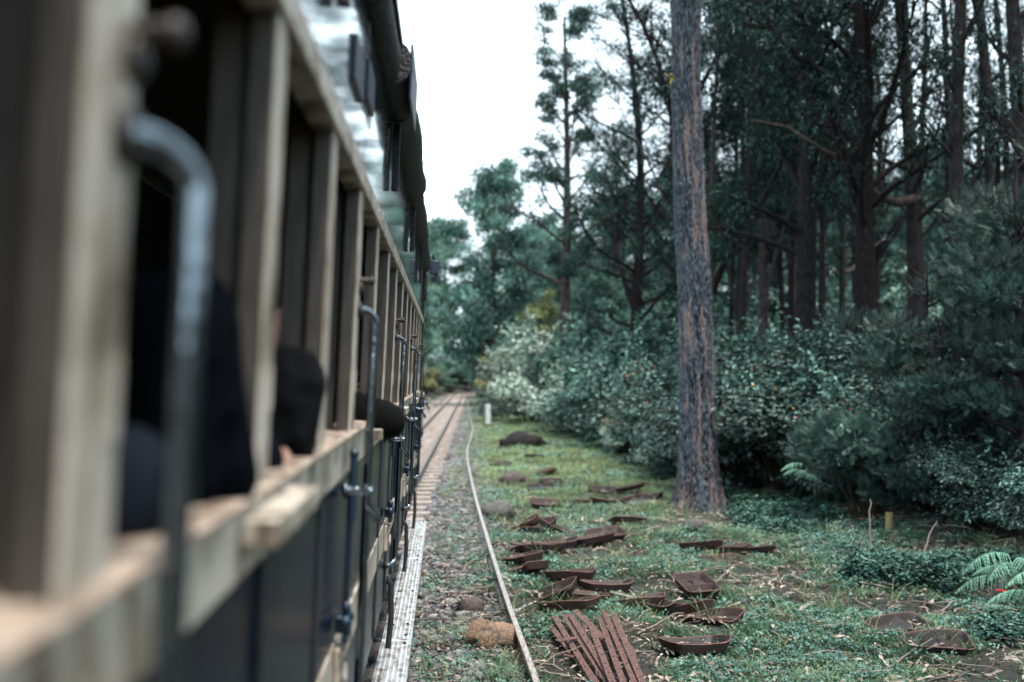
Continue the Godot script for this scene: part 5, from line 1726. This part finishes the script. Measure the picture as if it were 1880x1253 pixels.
func make_ground_cover() -> void:
	var rng := RandomNumberGenerator.new()
	rng.seed = 404
	var grass := []
	for k in 3:
		var lb := LB.new()
		for i in 16:
			var a := rng.randf() * TAU
			var p := Vector3(rng.randf_range(-0.05, 0.05), -0.01, rng.randf_range(-0.05, 0.05))
			var d := Vector3(cos(a) * 0.7, rng.randf_range(0.35, 1.4), sin(a) * 0.7).normalized()
			var s := d.cross(Vector3.UP).normalized()
			var l := rng.randf_range(0.05, 0.14)
			var e := p + d * l * 0.55
			var d2 := (d + Vector3(cos(a) * 0.6, -0.5, sin(a) * 0.6)).normalized()
			var g := rng.randf_range(0.75, 1.25)
			lb.leaf(p, d, s, l * 0.75, 0.006, Color(g, g, g), 0.1)
			lb.leaf(e, d2, s, l * 0.6, 0.005, Color(g, g, g), 0.1)
		grass.append(lb.mesh())
	var tall := []
	for k in 2:
		var lb := LB.new()
		for i in 22:
			var a := rng.randf() * TAU
			var p := Vector3(rng.randf_range(-0.05, 0.05), -0.01, rng.randf_range(-0.05, 0.05))
			var d := Vector3(cos(a) * 0.45, 1.0, sin(a) * 0.45).normalized()
			var s := d.cross(Vector3.UP).normalized()
			var l := rng.randf_range(0.10, 0.30)
			var g := rng.randf_range(0.6, 1.3)
			var q := p
			for m in 3:
				lb.leaf(q, d, s, l * 0.42, 0.007 - 0.0015 * m, Color(g, g, g), 0.1)
				q += d * l * 0.33
				d = (d + Vector3(cos(a) * 0.4, -0.28, sin(a) * 0.4)).normalized()
		tall.append(lb.mesh())
	var weed := []
	for k in 3:
		var lb := LB.new()
		for i in 13:
			var a := rng.randf() * TAU
			var rr := sqrt(rng.randf()) * 0.075
			var p := Vector3(cos(a) * rr, rng.randf_range(0.02, 0.085), sin(a) * rr)
			var nrm := (Vector3.UP * 1.2 + rdir(rng)).normalized()
			var d := nrm.cross(rdir(rng)).normalized()
			var g := rng.randf_range(0.65, 1.3)
			lb.leaf(p, d, nrm.cross(d), rng.randf_range(0.022, 0.042), rng.randf_range(0.016, 0.03), Color(g, g, g), 0.15)
		weed.append(lb.mesh())
	var dead := []
	for k in 2:
		var lb := LB.new()
		lb.leaf(Vector3(-0.045, 0, 0), Vector3(0.5, 0.12, 0).normalized(), Vector3(0, 0, 1), 0.05, 0.019, Color.WHITE, 0.3)
		lb.leaf(Vector3(-0.005, 0.008, 0), Vector3(0.5, -0.08, 0.12).normalized(), Vector3(-0.2, 0, 1).normalized(), 0.05, 0.017, Color.WHITE, 0.3)
		dead.append(lb.mesh())
	var stones := []
	for k in 3:
		var mb := MB.new()
		mb.ball(Vector3.ZERO, Vector3.ONE, Color.WHITE, 4, 6)
		for i in mb.v.size():
			var h := (hash(Vector3i(mb.v[i] * 50.0)) % 1000) / 1000.0
			mb.v[i] *= 0.75 + 0.5 * h
		stones.append(mb.mesh())
	var twigs := []
	for k in 2:
		var mb := MB.new()
		mb.tube(PackedVector3Array([Vector3(-0.09, 0, 0), Vector3(-0.03, 0.006, 0.008), Vector3(0.03, 0.004, -0.006), Vector3(0.09, 0.0, 0.004)]), PackedFloat32Array([0.003, 0.0036, 0.003, 0.0015]), 5)
		if k == 1:
			mb.tube(PackedVector3Array([Vector3(-0.03, 0.006, 0.008), Vector3(0.0, 0.012, 0.035), Vector3(0.03, 0.012, 0.06)]), PackedFloat32Array([0.0025, 0.002, 0.001]), 5)
		twigs.append(mb.mesh())
	var cl := FastNoiseLite.new()
	cl.seed = 15; cl.frequency = 0.55; cl.fractal_octaves = 3
	var tr := {"grass": [[], [], []], "weeds": [[], [], []], "leaf_litter": [[], []], "gravel": [[], [], []], "twigs": [[], []], "tall": [[], []]}
	var co := {"grass": [[], [], []], "weeds": [[], [], []], "leaf_litter": [[], []], "gravel": [[], [], []], "twigs": [[], []], "tall": [[], []]}
	var zf := 4.6
	while zf < 75.0:
		var dz := 0.25 if zf < 14.0 else 0.6
		var x0 := track_x(zf) + 0.95
		var x1 := minf(edge_x(zf) + 1.3, 0.62 * zf + 1.2)
		var w := x1 - x0
		var dg := 330.0 if zf < 9.0 else clampf(330.0 * pow(9.0 / zf, 1.35), 18.0, 330.0)
		for i in int(w * dz * dg):
			var x := x0 + rng.randf() * w
			var z := zf + rng.randf() * dz
			var nz := cl.get_noise_2d(x, z)
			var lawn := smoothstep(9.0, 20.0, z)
			var ballast := 1.0 - smoothstep(0.35, 0.75, x - track_x(z) - 1.0)
			if rng.randf() < ballast * (0.8 if z > 13.0 else 0.62): continue
			if nz < -0.10 - 0.25 * lawn and rng.randf() < 0.93: continue
			var skip := false
			for s in clear_spots:
				if absf(s.x - x) < s.z and absf(s.y - z) < s.z * 0.8:
					skip = true; break
			if skip: continue
			var sc := rng.randf_range(0.7, 1.35) * (0.85 + 0.25 * lawn) * (1.0 + 0.6 * maxf(0.0, z - 14.0) / 30.0)
			var t := Transform3D(Basis(Vector3.UP, rng.randf() * TAU).scaled(Vector3(sc, sc * rng.randf_range(0.7, 1.2), sc)), Vector3(x, ground_y(x, -z), -z))
			var edge := smoothstep(-1.6, 0.2, x - edge_x(z))
			var near_track := 1.0 - smoothstep(1.2, 2.3, x - track_x(z))
			if rng.randf() < 0.10 + 0.3 * edge + (0.42 if nz > 0.12 else 0.0) - 0.22 * lawn + 0.1 * near_track:
				var k := rng.randi() % 3
				tr.weeds[k].append(t)
				co.weeds[k].append(Color(0.035, 0.10, 0.08).lerp(Color(0.20, 0.32, 0.25), rng.randf() * rng.randf() + 0.2 * lawn))
			else:
				var k := rng.randi() % 3
				tr.grass[k].append(t)
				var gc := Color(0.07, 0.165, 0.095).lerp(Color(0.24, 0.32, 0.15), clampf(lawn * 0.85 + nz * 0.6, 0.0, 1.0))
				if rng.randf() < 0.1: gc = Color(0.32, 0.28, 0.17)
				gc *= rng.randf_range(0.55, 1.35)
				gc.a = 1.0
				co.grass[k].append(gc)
		for i in int(w * dz * clampf(90.0 / zf, 1.0, 9.0)):
			var x := x0 + rng.randf() * w
			var z := zf + rng.randf() * dz
			if cl.get_noise_2d(x * 0.8 + 30.0, z * 0.8) < 0.05: continue
			var k := rng.randi() % 2
			var sc := rng.randf_range(0.6, 1.2)
			tr.tall[k].append(Transform3D(Basis(Vector3.UP, rng.randf() * TAU).scaled(Vector3(sc, sc, sc)), Vector3(x, ground_y(x, -z), -z)))
			co.tall[k].append(Color(0.06, 0.13, 0.08).lerp(Color(0.22, 0.26, 0.12), rng.randf()))
		# dry leaves and bark on the ground
		for i in int((x1 - track_x(zf) - 0.6) * dz * clampf(1100.0 / zf, 8.0, 150.0)):
			var x := track_x(zf) + 0.75 + rng.randf() * (x1 - track_x(zf) - 0.6)
			var z := zf + rng.randf() * dz
			var k := rng.randi() % 2
			var sc := rng.randf_range(0.6, 1.6)
			tr.leaf_litter[k].append(Transform3D(Basis.from_euler(Vector3(rng.randf_range(-0.5, 0.5), rng.randf() * TAU, rng.randf_range(-0.5, 0.5))).scaled(Vector3(sc, sc, sc)), Vector3(x, ground_y(x, -z) + rng.randf_range(0.01, 0.05), -z)))
			co.leaf_litter[k].append(Color(0.10, 0.065, 0.05).lerp(Color(0.45, 0.37, 0.32), pow(rng.randf(), 1.8)))
		for i in int((x1 - track_x(zf) - 0.6) * dz * clampf(160.0 / zf, 1.0, 18.0)):
			var x := track_x(zf) + 0.75 + rng.randf() * (x1 - track_x(zf) - 0.6)
			var z := zf + rng.randf() * dz
			var k := rng.randi() % 2
			var sc := rng.randf_range(0.5, 2.2)
			tr.twigs[k].append(Transform3D(Basis.from_euler(Vector3(rng.randf_range(-0.2, 0.2), rng.randf() * TAU, rng.randf_range(-0.2, 0.25))).scaled(Vector3(sc, sc, sc)), Vector3(x, ground_y(x, -z) + rng.randf_range(0.01, 0.05), -z)))
			co.twigs[k].append(Color(0.05, 0.038, 0.034).lerp(Color(0.30, 0.25, 0.215), pow(rng.randf(), 2.2)))
		# ballast beside the track
		for i in int(dz * clampf(6000.0 / (zf + 4.0), 60.0, 520.0) * (0.9 if zf < 12.0 else 1.0)):
			var x := track_x(zf) + rng.randf_range(0.6, 1.75)
			var z := zf + rng.randf() * dz
			var k := rng.randi() % 3
			var sc := rng.randf_range(0.012, 0.036) * (1.0 + clampf(zf - 12.0, 0.0, 30.0) / 40.0)
			tr.gravel[k].append(Transform3D(Basis.from_euler(Vector3(rng.randf() * TAU, rng.randf() * TAU, 0)).scaled(Vector3(sc * 1.3, sc * 0.9, sc)), Vector3(x, ground_y(x, -z) + 0.01, -z)))
			co.gravel[k].append(Color(0.03, 0.03, 0.034).lerp(Color(0.19, 0.185, 0.19), pow(rng.randf(), 1.5)))
		for i in int(dz * clampf(1800.0 / (zf + 4.0), 20.0, 130.0)):
			var x := track_x(zf) - rng.randf_range(-0.6, 1.7)
			var z := zf + rng.randf() * dz
			var k := rng.randi() % 3
			var sc := rng.randf_range(0.018, 0.04) * (1.0 + clampf(zf - 12.0, 0.0, 30.0) / 40.0)
			tr.gravel[k].append(Transform3D(Basis.from_euler(Vector3(rng.randf() * TAU, rng.randf() * TAU, 0)).scaled(Vector3(sc * 1.3, sc * 0.9, sc)), Vector3(x, ground_y(x, -z) + 0.02, -z)))
			co.gravel[k].append(Color(0.13, 0.11, 0.105).lerp(Color(0.32, 0.275, 0.255), pow(rng.randf(), 1.5)))
		zf += dz
	for k in 3: scatter("grass", grass[k], M.grass, tr.grass[k], co.grass[k])
	for k in 2: scatter("tall_grass", tall[k], M.grass, tr.tall[k], co.tall[k])
	for k in 3: scatter("weeds", weed[k], M.leaf, tr.weeds[k], co.weeds[k])
	for k in 2: scatter("leaf_litter", dead[k], M.dullleaf, tr.leaf_litter[k], co.leaf_litter[k])
	for k in 2: scatter("fallen_twigs", twigs[k], M.stone, tr.twigs[k], co.twigs[k])
	for k in 3: scatter("gravel", stones[k], M.stone, tr.gravel[k], co.gravel[k])
